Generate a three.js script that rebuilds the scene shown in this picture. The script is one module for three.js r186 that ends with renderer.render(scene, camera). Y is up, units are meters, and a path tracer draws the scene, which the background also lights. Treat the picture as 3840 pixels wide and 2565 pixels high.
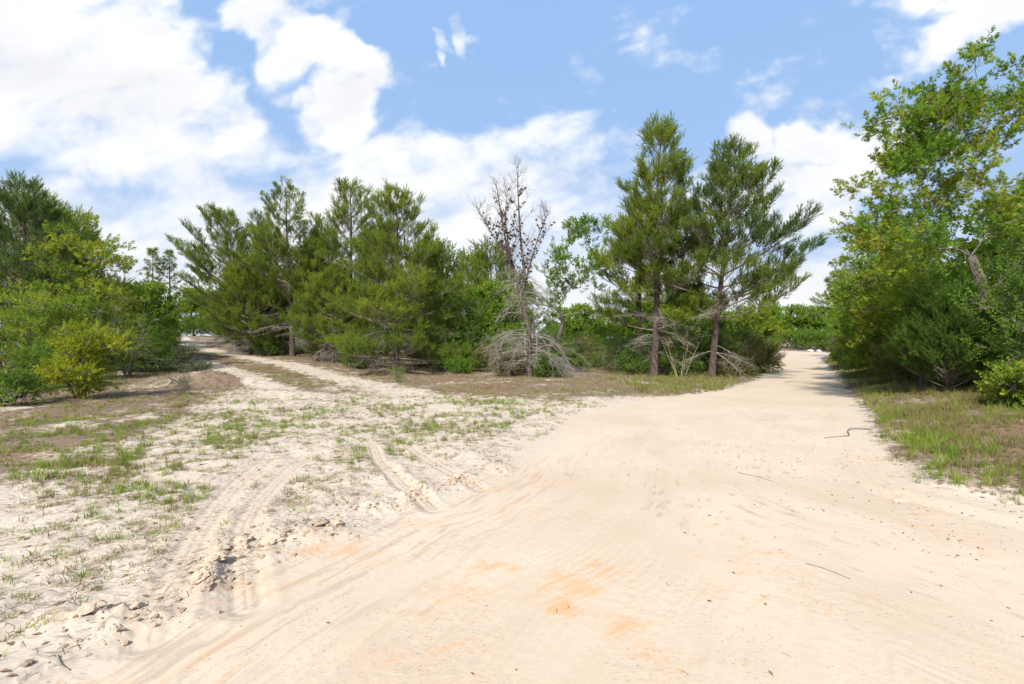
import * as THREE from 'three';

// ---------------------------------------------------------------- camera, exposure, sun
const scene = new THREE.Scene();
const camera = new THREE.PerspectiveCamera(73.9, 1024 / 684, 0.1, 900);
camera.position.set(0, 1.6, 0);
camera.lookAt(0, 1.6, -10);
const renderer = new THREE.WebGLRenderer({ antialias: true });
renderer.toneMapping = THREE.LinearToneMapping;
renderer.toneMappingExposure = 1.75;
renderer.shadowMap.enabled = true;
renderer.setSize(1024, 684);
const SUN_DIR = new THREE.Vector3(-0.4, 0.98, 0.9).normalize();
const sun = new THREE.DirectionalLight(new THREE.Color(1, 0.94, 0.85), 4.8);
sun.name = 'sun';
sun.position.copy(SUN_DIR).multiplyScalar(150);
sun.castShadow = true;
sun.shadow.radius = 8;
sun.shadow.mapSize.set(4096, 4096);
Object.assign(sun.shadow.camera, { left: -60, right: 60, top: 60, bottom: -60, near: 1, far: 320 });
scene.add(sun, sun.target);

// ---------------------------------------------------------------- numbers
function rng(seed) {
  let a = (seed * 2654435761) >>> 0;
  return () => { a = (a + 0x6d2b79f5) | 0; let t = Math.imul(a ^ (a >>> 15), 1 | a); t = (t + Math.imul(t ^ (t >>> 7), 61 | t)) ^ t; return ((t ^ (t >>> 14)) >>> 0) / 4294967296; };
}
const PERM = new Uint8Array(512), GX = new Float32Array(256), GY = new Float32Array(256);
{
  const r = rng(77), p = [...Array(256).keys()];
  for (let i = 255; i > 0; i--) { const j = Math.floor(r() * (i + 1)); [p[i], p[j]] = [p[j], p[i]]; }
  for (let i = 0; i < 512; i++) PERM[i] = p[i & 255];
  for (let i = 0; i < 256; i++) { const a = r() * Math.PI * 2; GX[i] = Math.cos(a); GY[i] = Math.sin(a); }
}
function noise(x, y) {
  const fx = Math.floor(x), fy = Math.floor(y), X = fx & 255, Y = fy & 255, dx = x - fx, dy = y - fy;
  const s = dx * dx * dx * (dx * (dx * 6 - 15) + 10), t = dy * dy * dy * (dy * (dy * 6 - 15) + 10);
  const a = PERM[PERM[X] + Y], b = PERM[PERM[X + 1] + Y], c = PERM[PERM[X] + Y + 1], d = PERM[PERM[X + 1] + Y + 1];
  const n0 = GX[a] * dx + GY[a] * dy, n1 = GX[b] * (dx - 1) + GY[b] * dy, n2 = GX[c] * dx + GY[c] * (dy - 1), n3 = GX[d] * (dx - 1) + GY[d] * (dy - 1);
  return 1.5 * (n0 + s * (n1 - n0) + t * (n2 + s * (n3 - n2) - n0 - s * (n1 - n0)));
}
function fbm(x, y, n) { let v = 0, a = 0.5, s = 1; for (let i = 0; i < n; i++) { v += a * noise(x * s + i * 17.3, y * s - i * 9.1); a *= 0.5; s *= 2.03; } return v; }
const clamp = (x, a = 0, b = 1) => (x < a ? a : x > b ? b : x);
const sstep = (a, b, x) => { const t = clamp((x - a) / (b - a)); return t * t * (3 - 2 * t); };
const lerp = (a, b, t) => a + (b - a) * t;
const V = (x, y, z) => new THREE.Vector3(x, y, z);

// ---------------------------------------------------------------- sky: blue air with cumulus and a milky bank low down
{
  // clouds in view: [right, up, radius right, radius up, turn, weight] as slopes of the sight line straight ahead
  const K = [
    [-0.98, 0.63, 0.26, 0.15, -0.35, 0.95], [-1.1, 0.72, 0.2, 0.14, 0, 0.9], [-0.82, 0.56, 0.16, 0.1, -0.6, 0.9], [-0.74, 0.57, 0.1, 0.065, 0, 0.9], [-1.12, 0.55, 0.16, 0.1, 0, 0.9],
    [-0.86, 0.47, 0.24, 0.05, -0.5, 0.6], [-1.1, 0.46, 0.16, 0.045, -0.3, 0.55], [-0.74, 0.38, 0.17, 0.05, -0.6, 0.7], [-0.62, 0.49, 0.075, 0.075, 0, 0.85], [-0.58, 0.42, 0.09, 0.06, 0, 0.7], [-0.99, 0.42, 0.1, 0.03, -0.5, 0.5],
    [-0.53, 0.71, 0.075, 0.07, 0.2, 0.8], [-0.5, 0.62, 0.06, 0.05, 0, 0.7], [-0.44, 0.68, 0.1, 0.04, -0.5, 0.8], [-0.36, 0.62, 0.07, 0.035, -0.6, 0.75], [-0.45, 0.76, 0.07, 0.04, 0, 0.6], [-0.44, 0.61, 0.035, 0.02, 0, 0.35],
    [-0.38, 0.53, 0.055, 0.07, 0.3, 1], [-0.36, 0.46, 0.04, 0.04, 0, 0.6],
    [-0.085, 0.685, 0.014, 0.045, 0.3, 0.55], [-0.12, 0.665, 0.012, 0.025, 0.6, 0.4], [-0.12, 0.625, 0.008, 0.014, 0.4, 0.4],
    [1.0, 0.69, 0.15, 0.045, 0.35, 0.9], [1.1, 0.76, 0.14, 0.06, 0.3, 1], [0.92, 0.77, 0.07, 0.02, 0.4, 0.5], [0.81, 0.585, 0.03, 0.012, 0.7, 0.4],
    [0.69, 0.44, 0.1, 0.034, 0.42, 1.05], [0.525, 0.43, 0.05, 0.045, 0, 1], [0.57, 0.34, 0.14, 0.045, 0.2, 0.95], [0.76, 0.39, 0.16, 0.036, 0.75, 1.05], [0.66, 0.3, 0.15, 0.045, 0.4, 1], [0.5, 0.36, 0.07, 0.05, 0, 0.6], [0.86, 0.42, 0.14, 0.05, 0.7, 0.6],
    [-0.2, 0.34, 0.3, 0.09, 0.1, 0.75], [0.0, 0.4, 0.26, 0.07, 0.05, 0.5], [-0.3, 0.25, 0.4, 0.1, 0, 0.8], [0.15, 0.3, 0.2, 0.06, 0, 0.45], [-0.85, 0.27, 0.5, 0.07, 0, 0.75], [-0.6, 0.3, 0.25, 0.05, 0, 0.6],
    [0.25, 0.13, 0.3, 0.06, 0, 0.8], [0.62, 0.1, 0.3, 0.06, 0, 0.9], [-0.6, 0.16, 0.6, 0.1, 0, 0.9], [0.1, 0.1, 0.8, 0.07, 0, 0.7], [1.0, 0.12, 0.5, 0.06, 0, 0.7],
  ].map(([x, y, a, b, t, w]) => [x, y, a, b, Math.cos(t), Math.sin(t), w]);
  const EV = 1 / 1.75, W = 4096, Hh = 2048, data = new Float32Array(W * Hh * 4);
  for (let row = 0; row < Hh; row++) {
    const el = ((row + 0.5) / Hh - 0.5) * Math.PI, y = Math.sin(el), ce = Math.cos(el);
    for (let col = 0; col < W; col++) {
      const o = (row * W + col) * 4;
      data[o + 3] = 1;
      if (y <= 0) { data[o] = 0.3; data[o + 1] = 0.26; data[o + 2] = 0.21; continue; }
      const az = ((col + 0.5) / W - 0.5) * 2 * Math.PI, x = Math.cos(az) * ce, z = Math.sin(az) * ce;
      const k = Math.exp(-y * 3.1), k2 = Math.exp(-y * 9);
      const r = 0.3 + 0.2 * k + 0.32 * k2, g = 0.515 + 0.17 * k + 0.18 * k2, b = 0.9 + 0.04 * k + 0.03 * k2;
      // cloud field on a flat layer overhead, the same everywhere
      const q = 1 / (y + 0.16), lx = x * q, lz = z * q;
      let D = 0.5 * sstep(-0.15, 0.45, fbm(lx * 0.8 + 1.3, lz * 0.8 + 20, 3) + 0.12) + 0.42 * sstep(0.34, 0.02, y), cx = lx * 1.1, cy = lz * 1.1;
      const front = sstep(0.25, 0.5, -z / Math.max(1e-4, Math.hypot(x, z)));
      if (front > 0 && z < -0.05) {
        const px = x / -z, py = y / -z, wx = fbm(px * 5 + 3.1, py * 5, 5) * 0.1, wy = fbm(px * 5 - 8.2, py * 5 + 5, 5) * 0.09, sx = px + wx, sy = py + wy;
        let s = 0;
        for (const c of K) {
          const ux = sx - c[0], uy = sy - c[1];
          if (ux > 0.95 || ux < -0.95) continue;
          const a = (ux * c[4] + uy * c[5]) / c[2], e = (-ux * c[5] + uy * c[4]) / c[3], m = a * a + e * e;
          if (m < 6) s = Math.max(s, c[6] * Math.exp(-0.3 * m * m)) + 0.1 * c[6] * Math.exp(-m);
        }
        D = lerp(D, s * 0.82, front);
        cx = lerp(cx, px + 0.35 * wx, front); cy = lerp(cy, py * 1.25 + 0.35 * wy, front);
      }
      const low = sstep(0.5, 0.12, y), bx = cx * 0.92 + cy * 0.38, by = cy * 0.92 - cx * 0.38, billow = 0.6 * fbm(cx * 4.6, cy * 4.6, 7) + 0.55 * fbm(bx * 4.2 + 7, by * 11, 6), puff = Math.abs(fbm(cx * 10 + 20, cy * 10, 4)), soft = 0.34 + 0.34 * low;
      const m = D + billow * 0.95 + (puff - 0.15) * 0.5;
      const A = clamp(sstep(0.4 - soft * 0.8, 0.4 + soft, m)) * 0.975;
      const thick = sstep(0.55, 1.25, D + fbm(cx * 3 + 40, cy * 5, 4) * 0.9);
      const cb = 1.06 - 0.1 * thick + 0.06 * billow - 0.06 * puff;
      data[o] = lerp(r, cb * 0.985, A) * EV; data[o + 1] = lerp(g, cb * 0.993, A) * EV; data[o + 2] = lerp(b, cb * 1.01, A) * EV;
    }
  }
  const t = new THREE.DataTexture(data, W, Hh, THREE.RGBAFormat, THREE.FloatType);
  t.mapping = THREE.EquirectangularReflectionMapping;
  t.magFilter = t.minFilter = THREE.LinearFilter;
  t.needsUpdate = true;
  scene.background = t;
  scene.environment = t;
}

// ---------------------------------------------------------------- things and names
const taken = new Map();
function numbered(name) { const n = taken.get(name) ?? 0; taken.set(name, n + 1); return n ? name + '_' + String(n).padStart(3, '0') : name; }
function tag(o, label, category, group, kind) {
  if (label) o.userData.label = label;
  if (category) o.userData.category = category;
  if (group) o.userData.group = group;
  if (kind) o.userData.kind = kind;
  return o;
}
function thing(name, label, category, pos, group) {
  const o = new THREE.Group();
  o.name = numbered(name); o.position.copy(pos); scene.add(o);
  return tag(o, label, category, group);
}
function part(name, geo, mat, parent, kind) {
  const m = new THREE.Mesh(geo, mat);
  m.name = name; m.castShadow = m.receiveShadow = true; parent.add(m);
  if (kind) m.userData.kind = kind;
  return m;
}

// ---------------------------------------------------------------- the lie of the land; d is the distance ahead (-z)
const ROAD = [[-2.6, -12], [-2.3, 1], [-2.18, 2.12], [-2.05, 2.54], [-1.8, 3.05], [-1.4, 3.72], [-1.13, 4.3], [-0.77, 4.65], [-0.23, 5.59], [0.1, 6.72], [0.66, 8], [1.6, 10.6], [4.07, 12.9], [6.58, 14.7], [10.2, 18.9], [17.3, 30], [27.5, 45.8], [36.5, 60], [26, 67.5], [10, 77], [13, 82], [30.6, 72.7], [44, 66], [58.3, 58.1], [75, 48], [72, 44], [55.6, 53.9], [43, 60.6], [31, 46], [13.6, 18.9], [7.7, 9.9], [6.3, 8], [5.1, 6], [4.55, 5.05], [4.95, 4.35], [6.4, 3.2], [9, 1.5], [13, -12]];
const OPEN = [[-12, -12], [-9, 2], [-6.2, 5.2], [-5.9, 6.72], [-6.5, 9.3], [-8.5, 13.5], [-11.5, 17], [-14.6, 21.5], [-19.5, 28.5], [-26.3, 36.5], [-33.4, 44.6], [-37, 50], [-34.9, 51], [-32, 45.4], [-25.3, 38.1], [-21.3, 34.4], [-12.4, 27.6], [-8.3, 22.2], [-5.5, 18], [-2.2, 13.8], [0.85, 12], [4, 13.2], [2.5, 8], [0, 2], [0, -12]];
const TRACK_A = [[-1, 10.5], [-4.6, 16], [-9.5, 22.5], [-13.5, 27.5], [-21, 33.7], [-26, 38], [-33, 45.3], [-37, 50]];
const TRACK_B = [[-4.5, 11], [-8.2, 15.4], [-12, 20.5], [-17, 25.8], [-22, 30.3], [-27, 35.5], [-33, 44]];
function segD(px, py, ax, ay, bx, by) {
  const ex = bx - ax, ey = by - ay, wx = px - ax, wy = py - ay, t = clamp((wx * ex + wy * ey) / (ex * ex + ey * ey)), dx = wx - ex * t, dy = wy - ey * t;
  return dx * dx + dy * dy;
}
function inside(P, x, y) {                        // signed distance, positive inside
  let m = 1e9, odd = false;
  for (let i = 0, j = P.length - 1; i < P.length; j = i++) {
    const a = P[i], b = P[j];
    m = Math.min(m, segD(x, y, a[0], a[1], b[0], b[1]));
    if (a[1] > y !== b[1] > y && x < ((b[0] - a[0]) * (y - a[1])) / (b[1] - a[1]) + a[0]) odd = !odd;
  }
  return odd ? Math.sqrt(m) : -Math.sqrt(m);
}
function lineD(P, x, y) { let m = 1e9; for (let i = 1; i < P.length; i++) m = Math.min(m, segD(x, y, P[i - 1][0], P[i - 1][1], P[i][0], P[i][1])); return Math.sqrt(m); }
const LEFT_EDGE = ROAD.slice(0, 17), RIGHT_EDGE = ROAD.slice(28);
const onRight = (x, d) => x > 0.645 * d + 0.2 + (d < 6 ? (6 - d) * 0.25 : 0);       // the side of the road with the oaks
const MOUNDS = [[-11.3, 16.7, 1.2, 0.6, 0.5], [-10.2, 16.2, 0.8, 0.5, 0.26], [-12.8, 16.9, 1.0, 0.6, 0.16], [-9.3, 16.6, 0.6, 0.5, 0.2], [-8.2, 14.2, 0.9, 0.4, 0.1], [-13.4, 19.6, 1.6, 0.7, 0.2]];
function land(x, d) {                             // broad shape
  const s = -0.59 * x + 0.81 * d, t = Math.max(0, s - 20) / 36;
  let h = t < 1 ? 1.9 * Math.pow(t, 1.6) : 1.9 + 0.6 * (1 - Math.exp(-(t - 1) * 4));
  for (const m of MOUNDS) { const a = (x - m[0]) / m[2], b = (d - m[1]) / m[3], q = a * a + b * b; if (q < 7) h += m[4] * Math.exp(-q); }
  return h;
}
const RUTS = [
  { p: [[-1.95, 2.45], [-2.25, 3.05], [-2.58, 3.72], [-2.85, 4.4], [-3.1, 5.2], [-3.3, 6.2]], w: 0.16, h: 0.012 },
  { p: [[-1.6, 2.75], [-1.95, 3.3], [-2.3, 3.9], [-2.52, 4.5], [-2.7, 5.3], [-2.85, 6.3]], w: 0.14, h: 0.011 },
  { p: [[-0.75, 4.35], [-1.2, 5.0], [-1.74, 6.0], [-2.1, 6.9]], w: 0.12, h: 0.012 },
  { p: [[-0.35, 4.95], [-0.8, 5.6], [-1.3, 6.4], [-1.7, 7.2]], w: 0.11, h: 0.011 },
  { p: [[3.05, 2.7], [3.4, 3.7], [4.0, 4.9], [4.6, 6.0]], w: 0.12, h: 0.012 },
];
const HEAPS = [[-2.12, 3.15, 0.2, 0.42, 0.05], [-1.72, 3.75, 0.4, 0.14, 0.055], [-2.0, 2.62, 0.16, 0.1, 0.04], [-2.35, 2.6, 0.5, 0.1, 0.045], [-1.05, 4.75, 0.14, 0.3, 0.06], [-0.62, 5.2, 0.14, 0.25, 0.06], [-1.3, 4.35, 0.3, 0.16, 0.05], [-0.1, 5.7, 0.12, 0.2, 0.04]];
function rutOff(x, d) { let q = 1; for (const r of RUTS) q = Math.min(q, 1 - sstep(r.w * 1.15, r.w * 0.8, lineD(r.p, x, d))); return q; }
function relief(x, d, sr, so, fine) {             // height above the broad shape; sr, so: signed distances to road and open sand
  let rough = sstep(0.25, -0.35, sr + fbm(x * 1.5, d * 1.5, 2) * 0.3);
  if (d < 7.5 && x < 0.5 && x > -4) for (const r of RUTS) rough *= 1 - 0.75 * sstep(r.w * 1.15, r.w * 0.8, lineD(r.p, x, d));
  let h = rough * (fbm(x * 0.9, d * 0.9, 3) * 0.09 + fbm(x * 3.1 + 9, d * 3.1, 3) * 0.026);
  const bank = onRight(x, d) ? sstep(0, -2.2, sr) * 0.28 + sstep(0, -0.25, sr) * 0.05 : sstep(0.1, -0.5, sr) * sstep(40, 20, d) * 0.02;
  h += bank * sstep(70, 50, d);
  // the lip pushed up by the grader on the left edge of the road
  if (sr > -1 && sr < 0.6 && d < 9 && x < 3) h += 0.03 * Math.exp(-Math.pow((sr + 0.12) / 0.2, 2)) * (0.6 + fbm(x * 2 + 4, d * 2, 2) * 1.4) * sstep(9, 5, d);
  // right shoulder
  if (sr < 0.9 && sr > -0.3 && onRight(x, d) && d < 30) h += 0.018 * Math.exp(-Math.pow((sr - 0.45) / 0.12, 2)) - 0.014 * Math.exp(-Math.pow((sr - 0.72) / 0.1, 2));
  for (const r of RUTS) {
    const q = lineD(r.p, x, d);
    if (q < 0.5) h += r.h * (-sstep(r.w, r.w * 0.55, q) + 0.55 * Math.exp(-Math.pow((q - r.w * 1.25) / (r.w * 0.35), 2)));
  }
  let lump = rough * 0.5;
  for (const m of HEAPS) { const a = (x - m[0]) / m[2], b = (d - m[1]) / m[3], q = a * a + b * b; if (q < 6) { const e = Math.exp(-q); h += 0.62 * m[4] * e * (0.25 + 0.75 * rutOff(x, d)) * (0.35 + 1.3 * Math.abs(noise(x * 9, d * 9)) + 0.8 * Math.abs(noise(x * 23, d * 23))); lump += e; } }
  if (fine) {
    const crust = 1 - Math.abs(noise(x * 7.5 + noise(x * 3, d * 3) * 0.8, d * 7.5 + 31));
    h += lump * (0.011 * crust * crust + 0.008 * noise(x * 16, d * 16) + 0.005 * noise(x * 34, d * 34));
    h += (1 - rough) * (0.006 * fbm(x * 1.1, d * 1.1, 3) + 0.0012 * noise(x * 22, d * 22));
  }
  return h;
}
const ground = (x, d) => land(x, d) + relief(x, d, inside(ROAD, x, d), 0, false);
const at = (x, d) => V(x, ground(x, d), -d);

// what covers the ground: 0 bare sand ... 1 closed
function litter(x, d, sr, so) {
  const n = fbm(x * 0.55 + 5, d * 0.55, 4), n2 = fbm(x * 2.3, d * 2.3 + 7, 3);
  let cover = sstep(0.5, -0.9, so + n * 1.6);
  if (d > 12 && x < 0) { const ta = lineD(TRACK_A, x, d), tb = lineD(TRACK_B, x, d); cover = Math.max(cover, sstep(12, 16, d) * sstep(0.6, 1.2, Math.min(ta, tb * 1.3) + n2 * 0.9)); }
  const off = sstep(0.15, -0.35, sr + n2 * 0.5);
  return clamp(cover * off * (0.8 + n * 1.0 + n2 * 0.7));
}
const PATCHES = [[-1.0, 10, 2.3, 2.9, 1], [-2.6, 11.8, 2.5, 1.6, 0.5], [1.6, 11.6, 1.6, 0.8, 0.4], [-5.6, 6.2, 1.5, 1.6, 0.65], [-7.6, 7.3, 2.6, 1.9, 0.55], [-5.0, 8.6, 1.3, 1.5, 0.7], [-4.2, 5.2, 1.3, 0.7, 0.5], [-2.4, 6.6, 0.7, 0.9, 0.35], [-6, 10.5, 1.4, 2, 0.5], [-9.8, 9.6, 2.5, 2.4, 0.5], [-8.0, 17.4, 1.1, 2.2, 0.9], [-10.6, 21.6, 1, 3, 1.3], [-13.2, 24.6, 1.1, 2.6, 1.3], [-16.5, 28.4, 1.4, 3, 1.3], [-22, 33, 2, 3, 0.7], [-27, 38.2, 2, 3, 0.8], [-3.4, 15, 1.2, 1.4, 0.4], [3.3, 14.3, 2, 0.7, 0.6], [6.6, 15.8, 1.6, 0.8, 0.8], [-4.3, 3.8, 0.8, 0.5, 0.3], [-1.1, 7.3, 0.25, 0.15, 0.9], [-12.6, 19, 1.5, 1, 0.4]];
function grassiness(x, d, sr, so) {
  if (sr > 0.05) return 0;
  let g = 0;
  for (const p of PATCHES) { const a = (x - p[0]) / p[2], b = (d - p[1]) / p[3], q = a * a + b * b; if (q < 6) g += p[4] * Math.exp(-q); }
  const clear = Math.max(sstep(0.95, 0.35, lineD(TRACK_A, x, d) + noise(x, d) * 0.2), 0.8 * sstep(0.8, 0.3, lineD(TRACK_B, x, d)));
  g *= 1 - (d > 13 ? clear : clear * 0.4);
  const lump = fbm(x * 0.8 + 3, d * 0.8, 3) * 1.9 + fbm(x * 3, d * 3, 2) * 1.6;
  if (onRight(x, d)) g += sstep(-0.02, -0.35, sr + lump * 0.25) * sstep(-7, -3.2, sr) * 1.3;
  else if (x > 4) g += sstep(-0.02, -0.3, sr + lump * 0.3) * sstep(-5, -2.5, sr) * sstep(13.5, 16, d) * 0.8;
  g += 0.26 * sstep(-0.2, -1.2, sr) + 0.1 * sstep(0.6, -0.5, so);
  return Math.max(0, g * (0.6 + lump));
}

// ---------------------------------------------------------------- ground colour: sand, clay, litter, stains
const CLAY = [[0.4, 2.96, 0.25, 0.2, 0.85], [0.62, 3.26, 0.12, 0.14, 0.75], [0.3, 2.72, 0.13, 0.08, 1.0], [0.66, 2.56, 0.15, 0.11, 0.9], [0.73, 2.36, 0.14, 0.12, 0.5], [-0.12, 3.24, 0.2, 0.09, 0.75], [-0.3, 2.9, 0.3, 0.16, 0.45], [-0.2, 4.95, 0.13, 0.09, 0.7], [-0.62, 5.2, 0.13, 0.24, 0.7], [-1.02, 4.8, 0.12, 0.26, 0.6], [-0.95, 4.0, 0.45, 0.09, 0.5], [-1.35, 3.45, 0.4, 0.12, 0.55], [-1.75, 2.95, 0.3, 0.12, 0.5], [-1.95, 2.1, 0.2, 0.05, 0.6], [-0.5, 2.35, 0.25, 0.08, 0.4], [1.6, 3.1, 0.3, 0.3, 0.22], [1.9, 3.5, 0.3, 0.3, 0.2], [4.0, 4.6, 0.12, 0.5, 0.35], [3.6, 3.6, 0.12, 0.5, 0.3], [4.7, 6, 0.2, 0.7, 0.35]];
const STAINS = [[1.38, 4.3, 0.18, 0.42, 0.35], [1.55, 4.9, 0.3, 0.5, 0.3], [-0.55, 3.55, 0.35, 0.12, 0.35], [2.5, 4.2, 0.6, 0.7, 0.3], [0.75, 5.6, 0.9, 0.35, 0.25], [-1.65, 3.7, 0.45, 0.12, 0.7], [-1.95, 2.9, 0.2, 0.3, 0.5], [3.2, 6.4, 0.7, 1.4, 0.25], [2.9, 3.0, 0.7, 0.4, 0.2], [5.2, 9.2, 0.5, 1.2, 0.3], [-2.3, 3.4, 0.1, 0.5, 0.45], [-2.4, 2.55, 0.5, 0.1, 0.5], [1.15, 2.4, 0.3, 0.12, 0.2], [-0.6, 2.7, 0.3, 0.06, 0.4]];
const blobs = (L, x, d) => { let s = 0; for (const p of L) { const a = (x - p[0]) / p[2], b = (d - p[1]) / p[3], q = a * a + b * b; if (q < 5) s += p[4] * Math.exp(-q); } return s; };
const C = { road: [0.425, 0.352, 0.272], white: [0.385, 0.328, 0.267], tan: [0.37, 0.287, 0.208], clay: [0.46, 0.255, 0.125], stain: [0.25, 0.185, 0.133], brown: [0.12, 0.078, 0.052], red: [0.145, 0.074, 0.045], dark: [0.075, 0.054, 0.04], leafy: [0.25, 0.16, 0.1], olive: [0.14, 0.135, 0.05] };
const out = [0, 0, 0, 0];
const mixTo = (c, t) => { out[0] += (c[0] - out[0]) * t; out[1] += (c[1] - out[1]) * t; out[2] += (c[2] - out[2]) * t; };
function soil(x, d, level) {                      // level 2 = near, 1 = middle, 0 = far
  const sr = inside(ROAD, x, d), so = inside(OPEN, x, d), n1 = fbm(x * 0.7, d * 0.7, 4), n2 = fbm(x * 5.1, d * 5.1, 3);
  out[0] = C.white[0]; out[1] = C.white[1]; out[2] = C.white[2];
  const onroad = sstep(-0.25, 0.5, sr + n1 * 0.4);
  mixTo(C.road, onroad);
  // long faint streaks left by tyres and the grader, along the road
  let along, across;
  if (d > 12) { across = (x - 0.645 * d) * 0.84; along = x * 0.54 + d * 0.84; } else { across = sr; along = x * 0.75 + d * 0.66; }
  const streak = (fbm(across * 4.2 + n1 * 1.5, along * 0.5, 3) + 0.45 * noise(across * 15 + 40 + n1 * 3, along * 0.9)) * sstep(-0.5, 0.5, fbm(x * 0.5 + 60, d * 0.5, 2) + 0.1);
  mixTo(C.tan, clamp(onroad * (0.3 + n1 * 0.95 + n2 * 0.3 + streak * 0.4 + sstep(10, 22, d) * 0.12)));
  mixTo(C.tan, clamp((1 - onroad) * (0.05 + n1 * 0.55 + n2 * 0.25)));
  let bump = 0.5 + streak * 0.1 * onroad;
  if (d < 7.5 && sr > -0.2 && sr < 1.6 && x < 1.5) {
    const e = sstep(-0.2, 0.2, sr) * sstep(1.6, 0.4, sr) * sstep(7.5, 5, d), f = noise(sr * 14 + n2, along * 1.6) + 0.6 * noise(sr * 33, along * 3);
    mixTo(C.stain, clamp(e * sstep(0.1, 0.8, f + 0.15) * 0.45)); mixTo(C.clay, clamp(e * sstep(0.25, 0.9, noise(sr * 9 + 30, along * 1.2) + 0.25 * f) * 0.4));
  }
  if (d < 12 && x > -7 && x < 8) {
    const c = blobs(CLAY, x, d);
    if (c > 0.01) mixTo(C.clay, clamp(sstep(0.2, 1.05, c + n2 * 0.7 + noise((x * 0.8 + d * 0.6) * 3, (d * 0.8 - x * 0.6) * 26) * 0.5 + noise(x * 40, d * 40) * 0.3 + noise(x * 95, d * 95) * 0.25) * 0.8));
    const s = blobs(STAINS, x, d);
    if (s > 0.01) mixTo(C.stain, clamp(sstep(0.25, 0.9, s + n2 * 0.6 + noise(across * 24, along * 3) * 0.45) * 0.62));
    for (const r of RUTS) { const q = lineD(r.p, x, d); if (q < r.w * 1.3) bump += 0.32 * Math.sin((q / r.w) * 10.5) * sstep(r.w * 1.2, r.w * 0.8, q); }
  }
  // fallen leaves, needles and dead runners over the sand
  let rut = 0;
  if (d < 7.5 && x < 0.5 && x > -4) for (const r of RUTS) rut = Math.max(rut, sstep(r.w * 1.15, r.w * 0.85, lineD(r.p, x, d)));
  mixTo(C.tan, rut * 0.35 * (1 - onroad));
  const L = litter(x, d, sr, so);
  const open = sstep(0.05, -0.4, sr) * (1 - L) * (1 - rut);
  const redder = sstep(0, 0.35, fbm(x * 0.23 + 11, d * 0.23, 3));
  if (L > 0) {
    const f = clamp(sstep(0.12, 0.75, L + n2 * 0.45 + (level ? noise(x * 15, d * 15) * 0.28 : 0)) * 0.95);
    const c = [0, 1, 2].map((i) => lerp(lerp(C.brown[i], C.red[i], redder * 0.8), C.olive[i], 0.35 * sstep(0.1, 0.5, fbm(x * 0.9 + 50, d * 0.9, 3))));
    mixTo(c, f);
    if (level) { const lf = noise(x * 21 + 3, d * 21) + 0.5 * noise(x * 43, d * 43 + 9); mixTo(C.leafy, f * sstep(0.3, 0.6, lf) * 0.75); mixTo(C.white, f * sstep(0.42, 0.7, n2 - n1 * 0.4 + 0.3 * noise(x * 12 + 60, d * 12)) * 0.7); mixTo(C.dark, f * sstep(0.3, 0.6, -lf) * 0.6); }
    mixTo(C.dark, clamp(f * sstep(0.05, 0.6, n2 + noise(x * 9, d * 9) * 0.5)) * 0.7);
  }
  if (open > 0) {                                 // speckled sand: prostrate dead weeds
    const g = clamp(grassiness(x, d, sr, so));
    const clear = sstep(0.9, 0.35, lineD(TRACK_A, x, d));
    const sp = noise(x * 6.5, d * 9) * 0.6 + noise(x * 15 + 7, d * 21) * 0.5 + n1 * 0.45 + g * 0.45 - clear * 0.25 + sstep(5, 12, d) * 0.08;
    mixTo(C.brown, clamp(sstep(0.32, 0.68, sp) * open * sstep(-0.1, -1.0, sr) * 0.62));
  }
  if (level) {
    const gr = noise(x * 70, d * 70), gs = level > 1 ? noise(x * 190, d * 190) : 0;
    const fleck = level > 1 ? sstep(0.52, 0.66, noise(x * 52 + 5, d * 66)) * sstep(0.0, 0.5, noise(x * 2.3 + 9, d * 2.3) + 0.25) : 0;
    const v = 1 + gr * 0.05 + gs * 0.05 + n2 * 0.05;
    out[0] *= v; out[1] *= v; out[2] *= v;
    mixTo(C.brown, fleck * 0.4);
    bump += (gr * (0.07 + 0.15 * (1 - onroad)) + gs * 0.07) * (0.6 + n1) + (1 - onroad) * (n2 * 0.5 + noise(x * 24, d * 24) * 0.35) - fleck * 0.1 + onroad * (n2 * 0.2 + fbm(x * 13 + 3, d * 13, 3) * 0.5 * sstep(-0.15, 0.35, fbm(x * 0.9 + 33, d * 0.9, 2)) + 0.16 * Math.sin(across * 95) * sstep(0.1, 0.4, noise(across * 1.6 + 8, along * 0.25)));
    if (onroad < 0.95) { const cr = 1 - Math.abs(noise(x * 11 + n2, d * 11)); bump += (1 - onroad) * 0.5 * (cr * cr * cr - 0.4); }
  }
  out[3] = bump;
  return out;
}
const toS = (v) => { v = clamp(v); return Math.round(255 * (v <= 0.0031308 ? 12.92 * v : 1.055 * Math.pow(v, 1 / 2.4) - 0.055)); };
const ZONES = [
  { x0: -6.6, x1: 6.6, d0: 1.4, d1: 8.4, n: 2048, level: 2 },
  { x0: -24, x1: 24, d0: -4, d1: 34, n: 2048, level: 1 },
  { x0: -85, x1: 85, d0: -20, d1: 115, n: 1400, level: 0 },
];
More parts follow.
